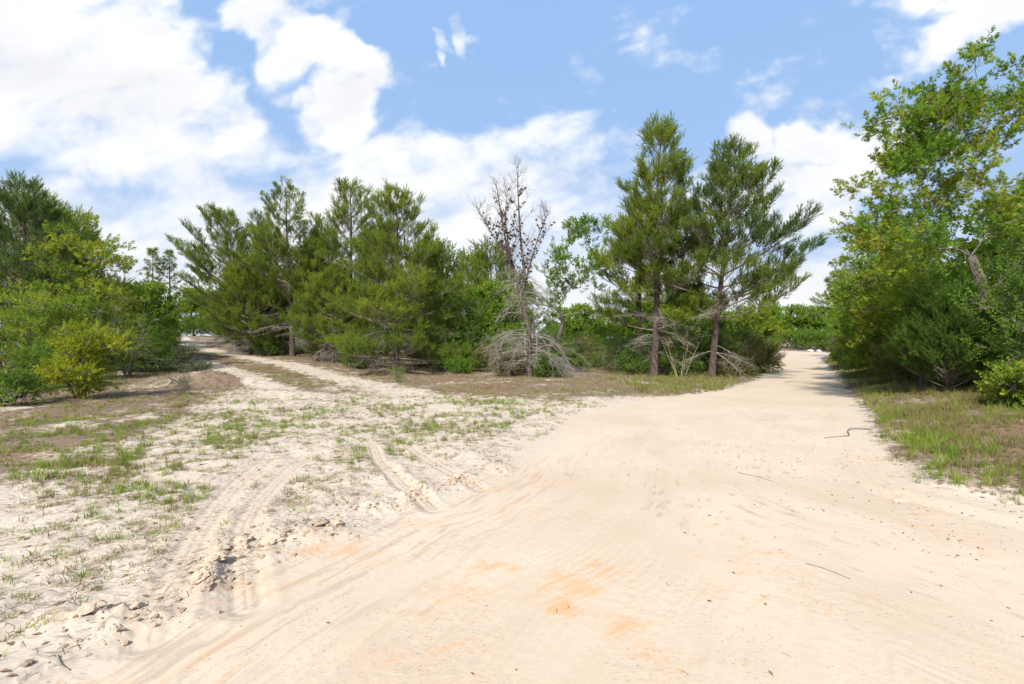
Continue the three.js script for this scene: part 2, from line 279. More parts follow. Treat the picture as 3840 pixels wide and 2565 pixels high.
for (const z of ZONES) {
  const n = z.n, col = new Uint8Array(n * n * 4), bmp = new Uint8Array(n * n * 4);
  for (let j = 0; j < n; j++) for (let i = 0; i < n; i++) {
    const o = (j * n + i) * 4, c = soil(lerp(z.x0, z.x1, (i + 0.5) / n), lerp(z.d0, z.d1, (j + 0.5) / n), z.level);
    col[o] = toS(c[0]); col[o + 1] = toS(c[1]); col[o + 2] = toS(c[2]); col[o + 3] = 255;
    bmp[o] = bmp[o + 1] = bmp[o + 2] = clamp(c[3] * 0.5 + 0.1) * 255; bmp[o + 3] = 255;
  }
  const map = new THREE.DataTexture(col, n, n), bump = new THREE.DataTexture(bmp, n, n);
  map.colorSpace = THREE.SRGBColorSpace;
  for (const t of [map, bump]) { t.magFilter = THREE.LinearFilter; t.minFilter = THREE.LinearFilter; t.needsUpdate = true; }
  z.mat = new THREE.MeshStandardMaterial({ name: 'sandy_soil', map, roughness: 0.96, ...(z.level ? { bumpMap: bump, bumpScale: z.level > 1 ? 0.016 : 0.035 } : {}) });
}

// ---------------------------------------------------------------- ground sheet, cut along grid lines into road, track and ground
{
  const NX = 840, ND = 680, A = 1.05, Kx = Math.asinh(190 / A), B = 1.5, ta = Math.asinh(-18 / B), tb = Math.asinh(200 / B);
  const xs = [...Array(NX + 1).keys()].map((i) => -0.6 + A * Math.sinh(lerp(-Kx, Kx, i / NX)));
  const ds = [...Array(ND + 1).keys()].map((j) => 2.2 + B * Math.sinh(lerp(ta, tb, j / ND)));
  const W = NX + 1, P = new Float32Array(W * (ND + 1) * 3), SR = new Float32Array(W * (ND + 1)), SO = new Float32Array(W * (ND + 1));
  for (let j = 0; j <= ND; j++) for (let i = 0; i <= NX; i++) {
    const k = j * W + i, x = xs[i], d = ds[j], far = Math.abs(x) > 90 || d > 120;
    SR[k] = far ? -50 : inside(ROAD, x, d); SO[k] = far ? -50 : inside(OPEN, x, d);
    P[k * 3] = x; P[k * 3 + 2] = -d;
    P[k * 3 + 1] = land(x, d) + (far ? 0 : relief(x, d, SR[k], SO[k], d < 40 && Math.abs(x) < 40));
  }
  const N = new Float32Array(P.length), g0 = new THREE.BufferGeometry(), idx = [];
  for (let j = 0; j < ND; j++) for (let i = 0; i < NX; i++) { const k = j * W + i; idx.push(k, k + 1, k + W, k + 1, k + W + 1, k + W); }
  g0.setAttribute('position', new THREE.BufferAttribute(P, 3)); g0.setIndex(idx); g0.computeVertexNormals();
  N.set(g0.attributes.normal.array);
  const regions = { ground: [], sand_road: [], sand_track: [] }, zoneOf = (x, d) => { for (let z = 0; z < 2; z++) { const q = ZONES[z]; if (x > q.x0 + 0.3 && x < q.x1 - 0.3 && d > q.d0 + 0.1 && d < q.d1 - 0.3) return z; } return 2; };
  const lists = {};
  for (let j = 0; j < ND; j++) for (let i = 0; i < NX; i++) {
    const k = j * W + i, sr = SR[k], x = (xs[i] + xs[i + 1]) / 2, d = (ds[j] + ds[j + 1]) / 2;
    const reg = sr > 0 ? 'sand_road' : SO[k] > 0 && d > 15 ? 'sand_track' : 'ground';
    ((lists[reg] ??= [[], [], []])[zoneOf(x, d)]).push(k, k + 1, k + W, k + 1, k + W + 1, k + W);
  }
  for (const reg in lists) {
    const pos = [], nor = [], uv = [], ind = [], g = new THREE.BufferGeometry(), mats = [];
    lists[reg].forEach((list, z) => {
      if (!list.length) return;
      const seen = new Map(), start = ind.length, q = ZONES[z];
      for (const k of list) {
        let v = seen.get(k);
        if (v === undefined) {
          v = pos.length / 3; seen.set(k, v);
          pos.push(P[k * 3], P[k * 3 + 1], P[k * 3 + 2]); nor.push(N[k * 3], N[k * 3 + 1], N[k * 3 + 2]);
          uv.push((P[k * 3] - q.x0) / (q.x1 - q.x0), (-P[k * 3 + 2] - q.d0) / (q.d1 - q.d0));
        }
        ind.push(v);
      }
      g.addGroup(start, ind.length - start, mats.length); mats.push(q.mat);
    });
    g.setAttribute('position', new THREE.Float32BufferAttribute(pos, 3)); g.setAttribute('normal', new THREE.Float32BufferAttribute(nor, 3)); g.setAttribute('uv', new THREE.Float32BufferAttribute(uv, 2)); g.setIndex(ind);
    const m = part(reg, g, mats, scene);
    tag(m, { ground: 'sandy ground with leaf litter under and around the trees', sand_road: 'pale graded sand road curving from the foreground to the right', sand_track: 'narrow sandy two-rut track leading off to the left' }[reg], { ground: 'ground', sand_road: 'road', sand_track: 'track' }[reg], null, 'structure');
  }
}
console.log('ground done');
// ---------------------------------------------------------------- materials
function barkTexture(seed, a, b, c, plates) {
  const n = 256, data = new Uint8Array(n * n * 4), bmp = new Uint8Array(n * n * 4);
  for (let j = 0; j < n; j++) for (let i = 0; i < n; i++) {
    const u = i / n, v = j / n, th = u * Math.PI * 2, x = Math.cos(th) * 1.6 + seed, y = Math.sin(th) * 1.6 + v * 5;
    const w = fbm(x * 2, y * 2, 3), p = Math.abs(noise(Math.cos(th) * plates + w * 0.8 + seed, Math.sin(th) * plates + (v * 6 + w) * 1.1)), f = fbm(x * 9, y * 4 + 30, 3);
    const t = clamp(sstep(0.02, 0.22, p) * 0.75 + f * 0.6 + 0.15), m = clamp(0.5 + w * 1.3);
    for (let k = 0; k < 3; k++) data[(j * n + i) * 4 + k] = toS(lerp(a[k], lerp(b[k], c[k], m), t));
    data[(j * n + i) * 4 + 3] = bmp[(j * n + i) * 4 + 3] = 255;
    bmp[(j * n + i) * 4] = bmp[(j * n + i) * 4 + 1] = bmp[(j * n + i) * 4 + 2] = t * 255;
  }
  const map = new THREE.DataTexture(data, n, n), bump = new THREE.DataTexture(bmp, n, n);
  map.colorSpace = THREE.SRGBColorSpace;
  for (const t of [map, bump]) { t.wrapS = t.wrapT = THREE.RepeatWrapping; t.magFilter = THREE.LinearFilter; t.needsUpdate = true; }
  return { map, bumpMap: bump, bumpScale: 0.02 };
}
const wood = (name, seed, a, b, c, p) => new THREE.MeshStandardMaterial({ name, roughness: 0.95, ...barkTexture(seed, a, b, c, p) });
const M = {
  pineBark: wood('pine_bark', 3, [0.03, 0.022, 0.018], [0.1, 0.068, 0.056], [0.13, 0.096, 0.084], 3),
  pineTwig: new THREE.MeshStandardMaterial({ name: 'pine_twig', color: new THREE.Color(0.2, 0.155, 0.13), roughness: 0.95 }),
  oakBark: wood('oak_bark', 8, [0.06, 0.048, 0.04], [0.15, 0.125, 0.105], [0.22, 0.19, 0.165], 3.4),
  oakTwig: new THREE.MeshStandardMaterial({ name: 'oak_twig', color: new THREE.Color(0.2, 0.17, 0.14), roughness: 0.95 }),
  deadBark: wood('dead_pine_bark', 14, [0.06, 0.045, 0.04], [0.17, 0.12, 0.095], [0.2, 0.16, 0.14], 2.6),
  deadTwig: new THREE.MeshStandardMaterial({ name: 'grey_dead_wood', color: new THREE.Color(0.23, 0.205, 0.18), roughness: 0.95 }),
  palmStem: new THREE.MeshStandardMaterial({ name: 'straw_stem', color: new THREE.Color(0.36, 0.3, 0.15), roughness: 0.9 }),
  cone: new THREE.MeshStandardMaterial({ name: 'pine_cone', color: new THREE.Color(0.09, 0.065, 0.055), roughness: 0.95 }),
  clod: new THREE.MeshStandardMaterial({ name: 'damp_sand_clod', color: new THREE.Color(0.4, 0.31, 0.23), roughness: 0.97 }),
  rock: new THREE.MeshStandardMaterial({ name: 'pale_rock', color: new THREE.Color(0.55, 0.53, 0.5), roughness: 0.9 }),
};
const leafy = (name, t) => new THREE.MeshPhysicalMaterial({ name, color: 0xffffff, roughness: 0.92, transmission: t, thickness: 0, side: THREE.DoubleSide, specularIntensity: 0.12 });
M.needle = leafy('pine_needle', 0.46); M.leaf = leafy('leaf', 0.56); M.blade = leafy('grass_blade', 0.4); M.dry = leafy('dead_leaf', 0.15);

// ---------------------------------------------------------------- small shapes that are repeated
class Tris {
  constructor() { this.p = []; this.n = []; }
  tri(a, b, c, n) { this.p.push(a.x, a.y, a.z, b.x, b.y, b.z, c.x, c.y, c.z); const m = n ?? new THREE.Vector3().subVectors(b, a).cross(new THREE.Vector3().subVectors(c, a)).normalize(); for (let i = 0; i < 3; i++) this.n.push(m.x, m.y, m.z); }
  build() { const g = new THREE.BufferGeometry(); g.setAttribute('position', new THREE.Float32BufferAttribute(this.p, 3)); g.setAttribute('normal', new THREE.Float32BufferAttribute(this.n, 3)); return g; }
}
const dirOf = (r) => { const z = r() * 2 - 1, a = r() * Math.PI * 2, s = Math.sqrt(1 - z * z); return V(Math.cos(a) * s, z, Math.sin(a) * s); };
const perp = (v, r) => { const p = dirOf(r); p.addScaledVector(v, -p.dot(v)); return p.normalize(); };
function sprig(seed, shoots, len, needles, nl, w, spread) {       // a pine twig end along +y with needles round each shoot
  const r = rng(seed), T = new Tris();
  for (let s = 0; s < shoots; s++) {
    const y0 = s === 0 ? 0 : len * (0.1 + 0.6 * (s / shoots)), a = s * 2.4 + r(), tilt = s === 0 ? 0.05 : spread * (0.6 + r() * 0.6), L = s === 0 ? len : len * (0.35 + 0.4 * r());
    const dir = V(Math.cos(a) * Math.sin(tilt), Math.cos(tilt), Math.sin(a) * Math.sin(tilt)), o = V(0, y0, 0);
    for (let k = 0; k < needles; k++) {
      const t = 0.12 + 0.88 * ((k + r()) / needles), b = o.clone().addScaledVector(dir, L * t), p = perp(dir, r), fwd = 0.75 + 0.5 * t;
      const tip = b.clone().addScaledVector(p, nl * (0.55 + r() * 0.4)).addScaledVector(dir, nl * fwd), side = V(0, 0, 0).crossVectors(dir, p).multiplyScalar(w * 0.5);
      T.tri(b.clone().add(side), b.clone().sub(side), tip);
    }
  }
  return T.build();
}
function pompom(seed, n, nl, w) {                                  // long needles bursting from a shoot end
  const r = rng(seed), T = new Tris();
  for (let k = 0; k < n; k++) {
    const q = dirOf(r); q.y = q.y * 0.7 + 0.35; q.normalize();
    const side = perp(q, r).multiplyScalar(w / 2), b = V(0, 0.03 * r(), 0), tip = b.clone().addScaledVector(q, nl * (0.7 + 0.4 * r()));
    tip.y -= nl * 0.12;
    T.tri(b.clone().add(side), b.clone().sub(side), tip);
  }
  return T.build();
}
function leafAt(T, o, dir, up, L, W, lobes) {                      // one leaf folded a little along its midrib
  const side = V(0, 0, 0).crossVectors(dir, up).normalize(), P = (s, t, f) => o.clone().addScaledVector(dir, L * s).addScaledVector(side, W * t).addScaledVector(up, L * f);
  if (!lobes) {
    const a = P(0, 0, 0), b = P(0.5, 0.5, 0.07), c = P(1, 0, -0.05), e = P(0.5, -0.5, 0.07), m = P(0.5, 0, 0);
    T.tri(a, b, m); T.tri(m, b, c); T.tri(a, m, e); T.tri(m, c, e);
    return;
  }
  const a = P(0, 0, 0), m1 = P(0.35, 0, 0), m2 = P(0.65, 0, 0), tip = P(1, 0, -0.08);
  for (const s of [-1, 1]) {
    const q = (x, y, f) => P(x, y * s, f);
    T.tri(a, q(0.42, 0.52, 0.08), m1); T.tri(m1, q(0.72, 0.56, 0.05), m2); T.tri(m2, q(0.97, 0.3, 0), tip); T.tri(m1, q(0.42, 0.2, 0.03), m2);
  }
}
function leafTwig(seed, n, len, L, W, lobes, open) {
  const r = rng(seed), T = new Tris();
  for (let k = 0; k < n; k++) {
    const t = n < 3 ? 1 : 0.15 + 0.85 * (k / (n - 1)), a = k * 2.4 + r() * 0.8, tilt = lerp(open, 0.35, t * t) + (r() - 0.5) * 0.5;
    const dir = V(Math.cos(a) * Math.sin(tilt), Math.cos(tilt) - 0.15, Math.sin(a) * Math.sin(tilt)).normalize(), up = perp(dir, r).add(V(0, 0.8, 0)); up.addScaledVector(dir, -up.dot(dir)).normalize();
    leafAt(T, V((r() - 0.5) * 0.02, len * t, (r() - 0.5) * 0.02), dir, up, L * (0.7 + r() * 0.5), W * (0.7 + r() * 0.5), lobes);
  }
  return T.build();
}
function tuft(seed, n, len, w, splay) {
  const r = rng(seed), T = new Tris();
  for (let k = 0; k < n; k++) {
    const a = r() * 6.283, lean = splay * (0.2 + r()), L = len * (0.45 + 0.6 * r()), o = V((r() - 0.5) * 0.09, -0.01, (r() - 0.5) * 0.09), h = V(Math.cos(a), 0, Math.sin(a)), s = V(-Math.sin(a), 0, Math.cos(a));
    let pa = o.clone().addScaledVector(s, w / 2), pb = o.clone().addScaledVector(s, -w / 2), q = o.clone(), ang = lean * 0.4;
    for (let i = 1; i <= 3; i++) {
      q = q.clone().addScaledVector(h, (Math.sin(ang) * L) / 3); q.y += (Math.cos(ang) * L) / 3; ang += lean * 0.55;
      if (i === 3) { T.tri(pa, pb, q); break; }
      const f = 1 - i * 0.25, na = q.clone().addScaledVector(s, (w / 2) * f), nb = q.clone().addScaledVector(s, (-w / 2) * f);
      T.tri(pa, pb, na); T.tri(pb, nb, na); pa = na; pb = nb;
    }
  }
  return T.build();
}
const G = {
  sprig: [1, 2, 3].map((s) => sprig(s, 5, 0.36, 20, 0.075, 0.014, 0.6)),
  farSprig: sprig(4, 4, 0.42, 15, 0.09, 0.022, 0.65),
  pom: pompom(5, 46, 0.24, 0.012),
  oak: [6, 7].map((s) => leafTwig(s, 10, 0.24, 0.105, 0.09, true, 1.3)),
  farOak: leafTwig(8, 9, 0.3, 0.15, 0.13, false, 1.3),
  live: [9, 10].map((s) => leafTwig(s, 15, 0.26, 0.062, 0.03, false, 1.1)),
  shrub: [11, 12].map((s) => leafTwig(s, 11, 0.2, 0.06, 0.036, false, 1.15)),
  fine: leafTwig(13, 18, 0.26, 0.03, 0.01, false, 0.7),
  dead: leafTwig(14, 7, 0.2, 0.11, 0.07, false, 1.7),
  grass: [15, 16, 17].map((s) => tuft(s, 16, 0.2, 0.0065, 0.7)),
  low: [18, 19].map((s) => tuft(s, 12, 0.13, 0.006, 1.5)),
  tall: [20, 21].map((s) => tuft(s, 18, 0.38, 0.006, 0.55)),
};
// wood as tapered tubes
class Wood {
  constructor() { this.p = []; this.n = []; this.uv = []; this.i = []; }
  tube(pts, rad, sides, tip = true) {
    const base = this.p.length / 3, t = V(0, 0, 0), u = V(0, 0, 0), w = V(0, 0, 0); let len = 0;
    const ref = Math.abs(pts[1].y - pts[0].y) > 0.9 * pts[1].distanceTo(pts[0]) ? V(1, 0, 0.1) : V(0.05, 1, 0);
    for (let k = 0; k < pts.length; k++) {
      t.subVectors(pts[Math.min(k + 1, pts.length - 1)], pts[Math.max(k - 1, 0)]).normalize();
      u.crossVectors(t, ref).normalize(); w.crossVectors(u, t);
      if (k) len += pts[k].distanceTo(pts[k - 1]);
      for (let s = 0; s <= sides; s++) {
        const a = (s / sides) * Math.PI * 2, c = Math.cos(a), d = Math.sin(a), nx = u.x * c + w.x * d, ny = u.y * c + w.y * d, nz = u.z * c + w.z * d;
        this.p.push(pts[k].x + nx * rad[k], pts[k].y + ny * rad[k], pts[k].z + nz * rad[k]); this.n.push(nx, ny, nz); this.uv.push(s / sides, len * 0.8);
        if (k && s) { const q = base + k * (sides + 1) + s, o = q - sides - 1; this.i.push(o - 1, q - 1, o, o, q - 1, q); }
      }
    }
  }
  build() { const g = new THREE.BufferGeometry(); g.setAttribute('position', new THREE.Float32BufferAttribute(this.p, 3)); g.setAttribute('normal', new THREE.Float32BufferAttribute(this.n, 3)); g.setAttribute('uv', new THREE.Float32BufferAttribute(this.uv, 2)); g.setIndex(this.i); return g; }
  get empty() { return !this.i.length; }
}
// copies of one small shape, gathered and then placed as one crown
const UP = V(0, 1, 0), Q = new THREE.Quaternion(), Q2 = new THREE.Quaternion(), MT = new THREE.Matrix4(), SC = V(1, 1, 1);
class Sown {
  constructor() { this.m = []; this.c = []; }
  add(pos, dir, scale, spin, color, j = 1) {
    Q.setFromUnitVectors(UP, dir); Q2.setFromAxisAngle(UP, spin); Q.multiply(Q2);
    MT.compose(pos, Q, SC.set(scale, scale * j, scale)); this.m.push(...MT.elements); this.c.push(color[0], color[1], color[2]);
  }
  build(name, geo, mat, parent) {
    const n = this.m.length / 16; if (!n) return null;
    const im = new THREE.InstancedMesh(geo, mat, n);
    im.name = name; im.castShadow = im.receiveShadow = true;
    im.instanceMatrix.array.set(this.m); im.instanceColor = new THREE.InstancedBufferAttribute(new Float32Array(this.c), 3);
    im.userData.kind = 'stuff'; parent.add(im);
    return im;
  }
}
const tone = (P, t, v) => { const k = clamp(t, 0, 0.999) * (P.length - 1), i = Math.floor(k), f = k - i; return [0, 1, 2].map((c) => lerp(P[i][c], P[i + 1][c], f) * v); };
const PINE = [[0.111, 0.169, 0.026], [0.182, 0.247, 0.029], [0.286, 0.332, 0.033]];
const PINEDARK = [[0.072, 0.13, 0.039], [0.111, 0.176, 0.039], [0.169, 0.227, 0.036]];
const OAK = [[0.104, 0.195, 0.022], [0.171, 0.287, 0.024], [0.281, 0.342, 0.03], [0.26, 0.25, 0.035]];
const OAKLIGHT = [[0.127, 0.218, 0.023], [0.218, 0.31, 0.029], [0.322, 0.356, 0.034]];
const LIVE = [[0.084, 0.154, 0.025], [0.133, 0.231, 0.031], [0.21, 0.308, 0.035]];
const YELLOW = [[0.19, 0.25, 0.018], [0.3, 0.34, 0.02], [0.38, 0.38, 0.03]];
const GREY = [[0.108, 0.132, 0.078], [0.156, 0.18, 0.102], [0.12, 0.168, 0.06]];
const OLIVE = [[0.125, 0.144, 0.037], [0.188, 0.194, 0.044], [0.25, 0.237, 0.062]];

// ---------------------------------------------------------------- trees
// pine: whorls of limbs that rise near the top and reach out lower down; bare dead limbs below the crown
function pine(o) {
  const r = rng(o.seed), root = thing(o.name ?? 'pine_tree', o.label, 'pine tree', at(o.x, o.d), o.group), trunk = new Wood(), limbs = new Wood(), dead = new Wood(), sown = new Sown();
  const h = o.h - (o.far || o.geo ? 0.2 : 0.55), r0 = o.r ?? h * 0.013, lean = o.lean ?? [0, 0], far = o.far, pal = o.pal ?? PINE, ph = r() * 6;
  const axis = (y) => { const t = y / h; return V(lean[0] * t + Math.sin(t * 5 + ph) * 0.012 * h * t, y, lean[1] * t + Math.cos(t * 4 + ph) * 0.01 * h * t); };
  const pts = [], rad = [];
  for (let k = 0; k <= 14; k++) { const y = lerp(-0.15, h, k / 14); pts.push(axis(y)); rad.push((r0 * Math.pow(1 - (k / 14) * 0.985, 0.85) + 0.006) * (k === 0 ? 1.25 : 1)); }
  trunk.tube(pts, rad, far ? 6 : 9);
  const leafTone = () => clamp(0.45 + (r() - 0.5) * 0.8);
  const limb = (y, az, L, elev, alive, tilt) => {
    const bt = leafTone(), dir = V(Math.cos(az) * Math.cos(elev), Math.sin(elev), Math.sin(az) * Math.cos(elev)), P = [axis(y)], R = [], n = far ? 4 : 6, rb = Math.min(rad[0] * 0.4, (0.008 + 0.0095 * L) * (alive ? 1 : 0.6));
    const v = dir.clone(); let p = P[0].clone();
    for (let k = 1; k <= n; k++) { v.y += tilt / n; v.x += (r() - 0.5) * 0.16; v.z += (r() - 0.5) * 0.16; v.normalize(); p = p.clone().addScaledVector(v, L / n); P.push(p); }
    for (let k = 0; k <= n; k++) R.push(rb * (1 - 0.8 * (k / n)));
    (alive ? limbs : dead).tube(P, R, far ? 3 : 4);
    const along = (s) => { const k = Math.min(n - 1, Math.floor(s * n)), f = s * n - k; return [P[k].clone().lerp(P[k + 1], f), V(0, 0, 0).subVectors(P[k + 1], P[k]).normalize()]; };
    const count = Math.max(3, Math.round(L * (o.twigs ?? (far ? 4 : 7.5))));
    for (let k = 0; k <= count; k++) {
      const s = 0.28 + 0.72 * (k / count), [b, t] = along(Math.min(0.999, s)), sd = V(0, 0, 0).crossVectors(t, UP).normalize().multiplyScalar(k % 2 ? 1 : -1);
      const tw = k === count ? t.clone() : t.clone().multiplyScalar(0.75).addScaledVector(sd, 0.5 + r() * 0.5).add(V((r() - 0.5) * 0.4, (r() - 0.25) * 0.55 + (alive ? 0.1 : -0.25), (r() - 0.5) * 0.4)).normalize();
      const l = (k === count ? 0.18 : (1 - s) * L * 0.4 + 0.2 + r() * 0.25) * (alive ? 1 : 0.8), q = b.clone().addScaledVector(tw, l * 0.5), e = q.clone().addScaledVector(tw.clone().add(V(0, alive ? 0.28 : -0.12, 0)).normalize(), l * 0.5);
      if (!far || k % 2) (alive ? limbs : dead).tube([b, q, e], [0.006, 0.0045, 0.003], 3);
      if (!alive) { for (let z = 0; z < 3; z++) { const m = (z ? q : e).clone().addScaledVector(dirOf(r).add(V(0, -0.3, 0)), 0.22); dead.tube([z ? q : e, m], [0.0035, 0.002], 3); } continue; }
      const sp = far ? 1 + Math.round(l * 2.2) : 1 + Math.round(l * 2.9);
      for (let m = 0; m < sp; m++) {
        if (r() > (o.dens ?? 0.85) || s < (o.bareIn ?? 0.4) * r() * 1.4) continue;
        const f = sp === 1 ? 1 : 0.5 + 0.5 * (m / (sp - 1)), pos = f < 0.5 ? b.clone().lerp(q, f * 2) : q.clone().lerp(e, f * 2 - 1), dd = tw.clone().multiplyScalar(0.65).add(V(0, 0.6, 0)).addScaledVector(dirOf(r), 0.4).normalize();
        sown.add(pos, dd, (0.6 + r() * 0.55) * (o.sprig ?? 1), r() * 6.28, tone(pal, bt + (r() - 0.5) * 0.45, 0.85 + r() * 0.3), o.geo === G.pom ? 1 : 1.05 + r() * 0.55);
      }
    }
  };
  const y0 = o.base, step = o.step ?? h / 24;
  let az = r() * 6;
  for (let y = y0; y < h * 0.985; y += step * (0.75 + r() * 0.5)) {
    const t = (y - y0) / (h - y0), k = o.whorl ?? 3 + Math.floor(r() * 2);
    for (let q = 0; q < k; q++) {
      az += 2.4 + (r() - 0.5) * 0.7;
      let L = o.spread * (Math.pow(1 - t, 0.72) * (0.45 + 0.75 * r()) * (0.78 + 0.3 * sstep(0, 0.18, t)) + 0.09);
      if (o.bias) L *= o.bias(az, t);
      if (r() < (o.gap ?? 0.12)) continue;
      limb(y + (r() - 0.5) * step * 0.5, az, L, lerp(o.low ?? 0.12, 0.95, Math.pow(t, 1.15)) + (r() - 0.5) * 0.25, true, o.tilt ?? 0.35);
    }
  }
  for (let k = 0; k < (o.deadN ?? 10); k++) {
    const y = lerp(h * 0.07, Math.max(y0 * 1.5, h * 0.25), r());
    limb(y, r() * 6.28, o.spread * (0.3 + 0.4 * r()), (r() - 0.6) * 0.5, false, -0.25 - r() * 0.3);
  }
  part('trunk', trunk.build(), M.pineBark, root);
  part('limbs', limbs.build(), M.pineTwig, root, 'stuff');
  if (!dead.empty) part('dead_limbs', dead.build(), M.deadTwig, root, 'stuff');
  sown.build('crown', o.geo ?? (far ? G.farSprig : G.sprig[o.seed % 3]), M.needle, root);
  return root;
}
// broadleaf tree or shrub: clumps of leafy twigs spread through the crown's lobes, each reached by a limb
function broadleaf(o) {
  const r = rng(o.seed), root = thing(o.name ?? 'oak_tree', o.label, o.category ?? 'oak tree', at(o.x, o.d), o.group), trunk = new Wood(), limbs = new Wood(), sown = new Sown();
  const bark = o.bark ?? M.oakBark, twig = o.twigMat ?? M.oakTwig, pal = o.pal ?? OAK, fork = o.fork ?? o.h * 0.3, lean = o.lean ?? [0, 0], nodes = [];
  const stems = o.stems ?? 1;
  for (let s = 0; s < stems; s++) {
    const a = (s / stems) * 6.28 + r(), sp = stems > 1 ? o.stemSpread ?? 0.3 : 0, P = [], R = [], top = fork * (0.8 + r() * 0.4);
    for (let k = 0; k <= 6; k++) { const t = k / 6; P.push(V(Math.cos(a) * sp * (0.15 + t) + lean[0] * t + noise(t * 2 + s, o.seed) * 0.1 * o.h * t * 0.4, lerp(-0.12, top, t), Math.sin(a) * sp * (0.15 + t) + lean[1] * t + noise(t * 2, o.seed + s) * 0.1 * o.h * t * 0.4)); R.push(o.r * (1.2 - 0.55 * t) * (k === 0 ? 1.25 : 1)); if (k > 2) nodes.push([P[k], R[k] * 0.7]); }
    trunk.tube(P, R, o.far ? 5 : 8);
  }
  const vol = o.lobes.map((l) => l[3] * l[4] * l[5]), tot = vol.reduce((a, b) => a + b), clumps = [];
  for (let k = 0; k < o.clumps; k++) {
    let pick = r() * tot, i = 0; while (i < vol.length - 1 && pick > vol[i]) pick -= vol[i++];
    const l = o.lobes[i], q = dirOf(r).multiplyScalar(Math.pow(r(), 0.38));
    clumps.push(V(l[0] + q.x * l[3], Math.max(0.12, l[1] + q.y * l[4]), l[2] + q.z * l[5]));
  }
  const hub = V(lean[0], fork, lean[1]);
  clumps.sort((a, b) => a.distanceTo(hub) - b.distanceTo(hub));
  for (const c of clumps) {
    let best = null, bd = 1e9;
    for (const n of nodes) { const q = n[0].distanceTo(c) + Math.max(0, n[0].y - c.y + 0.2) * 0.8 + (0.05 / n[1]) * 0.06; if (q < bd) { bd = q; best = n; } }
    const L = best[0].distanceTo(c), rb = Math.min(best[1] * 0.8, 0.009 + 0.02 * L), P = [best[0]], R = [rb], k = o.far ? 2 : 4;
    for (let s = 1; s <= k; s++) { const t = s / k, p = best[0].clone().lerp(c, t); p.y += Math.sin(t * Math.PI) * L * (o.arch ?? 0.1); p.addScaledVector(dirOf(r), L * 0.07 * (s < k ? 1 : 0)); P.push(p); R.push(rb * (1 - 0.7 * t) + 0.002); if (t > 0.4) nodes.push([p, R[s]]); }
    limbs.tube(P, R, o.far ? 3 : 4);
    const ct = clamp(0.42 + (r() - 0.5) * 0.75), cr = o.clumpR * (0.65 + r() * 0.6), outw = c.clone().sub(hub).normalize();
    if (r() < (o.bare ?? 0)) { for (let s = 0; s < 6; s++) { const e = c.clone().addScaledVector(dirOf(r).addScaledVector(outw, 0.6), cr * 1.1), m = c.clone().lerp(e, 0.5).addScaledVector(dirOf(r), cr * 0.15); limbs.tube([c, m, e], [0.006, 0.004, 0.002], 3); } continue; }
    for (let s = 0; s < o.per; s++) {
      const q = dirOf(r), off = q.clone().multiplyScalar(cr * Math.pow(r(), 0.45)); off.y *= o.flat ?? 0.7;
      const pos = c.clone().add(off); if (pos.y < 0.03) pos.y = 0.03 + r() * 0.1;
      const dd = off.clone().normalize().multiplyScalar(0.7).addScaledVector(outw, 0.5).add(V(0, o.lift ?? 0.35, 0)).addScaledVector(dirOf(r), 0.5).normalize();
      if (!o.far && s % 2 === 0) limbs.tube([c, c.clone().lerp(pos, 0.6).addScaledVector(dirOf(r), 0.03), pos], [0.006, 0.0045, 0.0025], 3);
      sown.add(pos, dd, (0.72 + r() * 0.55) * (o.size ?? 1), r() * 6.28, tone(pal, ct + (r() - 0.5) * 0.5, 0.85 + r() * 0.3));
    }
  }
  part(o.stems > 1 ? 'stems' : 'trunk', trunk.build(), bark, root, o.stems > 1 ? 'stuff' : undefined);
  part('limbs', limbs.build(), twig, root, 'stuff');
  sown.build('crown', o.geo ?? G.oak[o.seed % 2], o.leafMat ?? M.leaf, root);
  return root;
}
// the two tall pines by the road
pine({ seed: 21, label: 'tallest dense pine, left of the two tall pines beside the sand road', x: 6.5, d: 20.8, h: 11.7, r: 0.17, base: 2.2, spread: 2.9, low: 0.05, lean: [0.35, 0], deadN: 20, whorl: 5, gap: 0.16, dens: 0.97, bareIn: 0.3, twigs: 7.6, step: 0.46 });
pine({ seed: 22, label: 'tall open-crowned pine standing nearest to the sand road, right of the tallest pine', x: 8.7, d: 19.8, h: 9.9, r: 0.15, base: 2.6, spread: 3.7, low: 0.16, step: 0.44, twigs: 7.2, lean: [0.75, 0.2], deadN: 12, gap: 0.14, dens: 0.92, whorl: 5, bias: (a, t) => 0.8 + 0.5 * Math.max(0, Math.cos(a)) * (1 - t), pal: PINEDARK.concat([PINE[1]]) });
pine({ seed: 23, label: 'slim dark pine trunk close behind the tallest pine', x: 6.25, d: 22.2, h: 8.6, r: 0.12, base: 4.6, spread: 1.8, deadN: 16 });
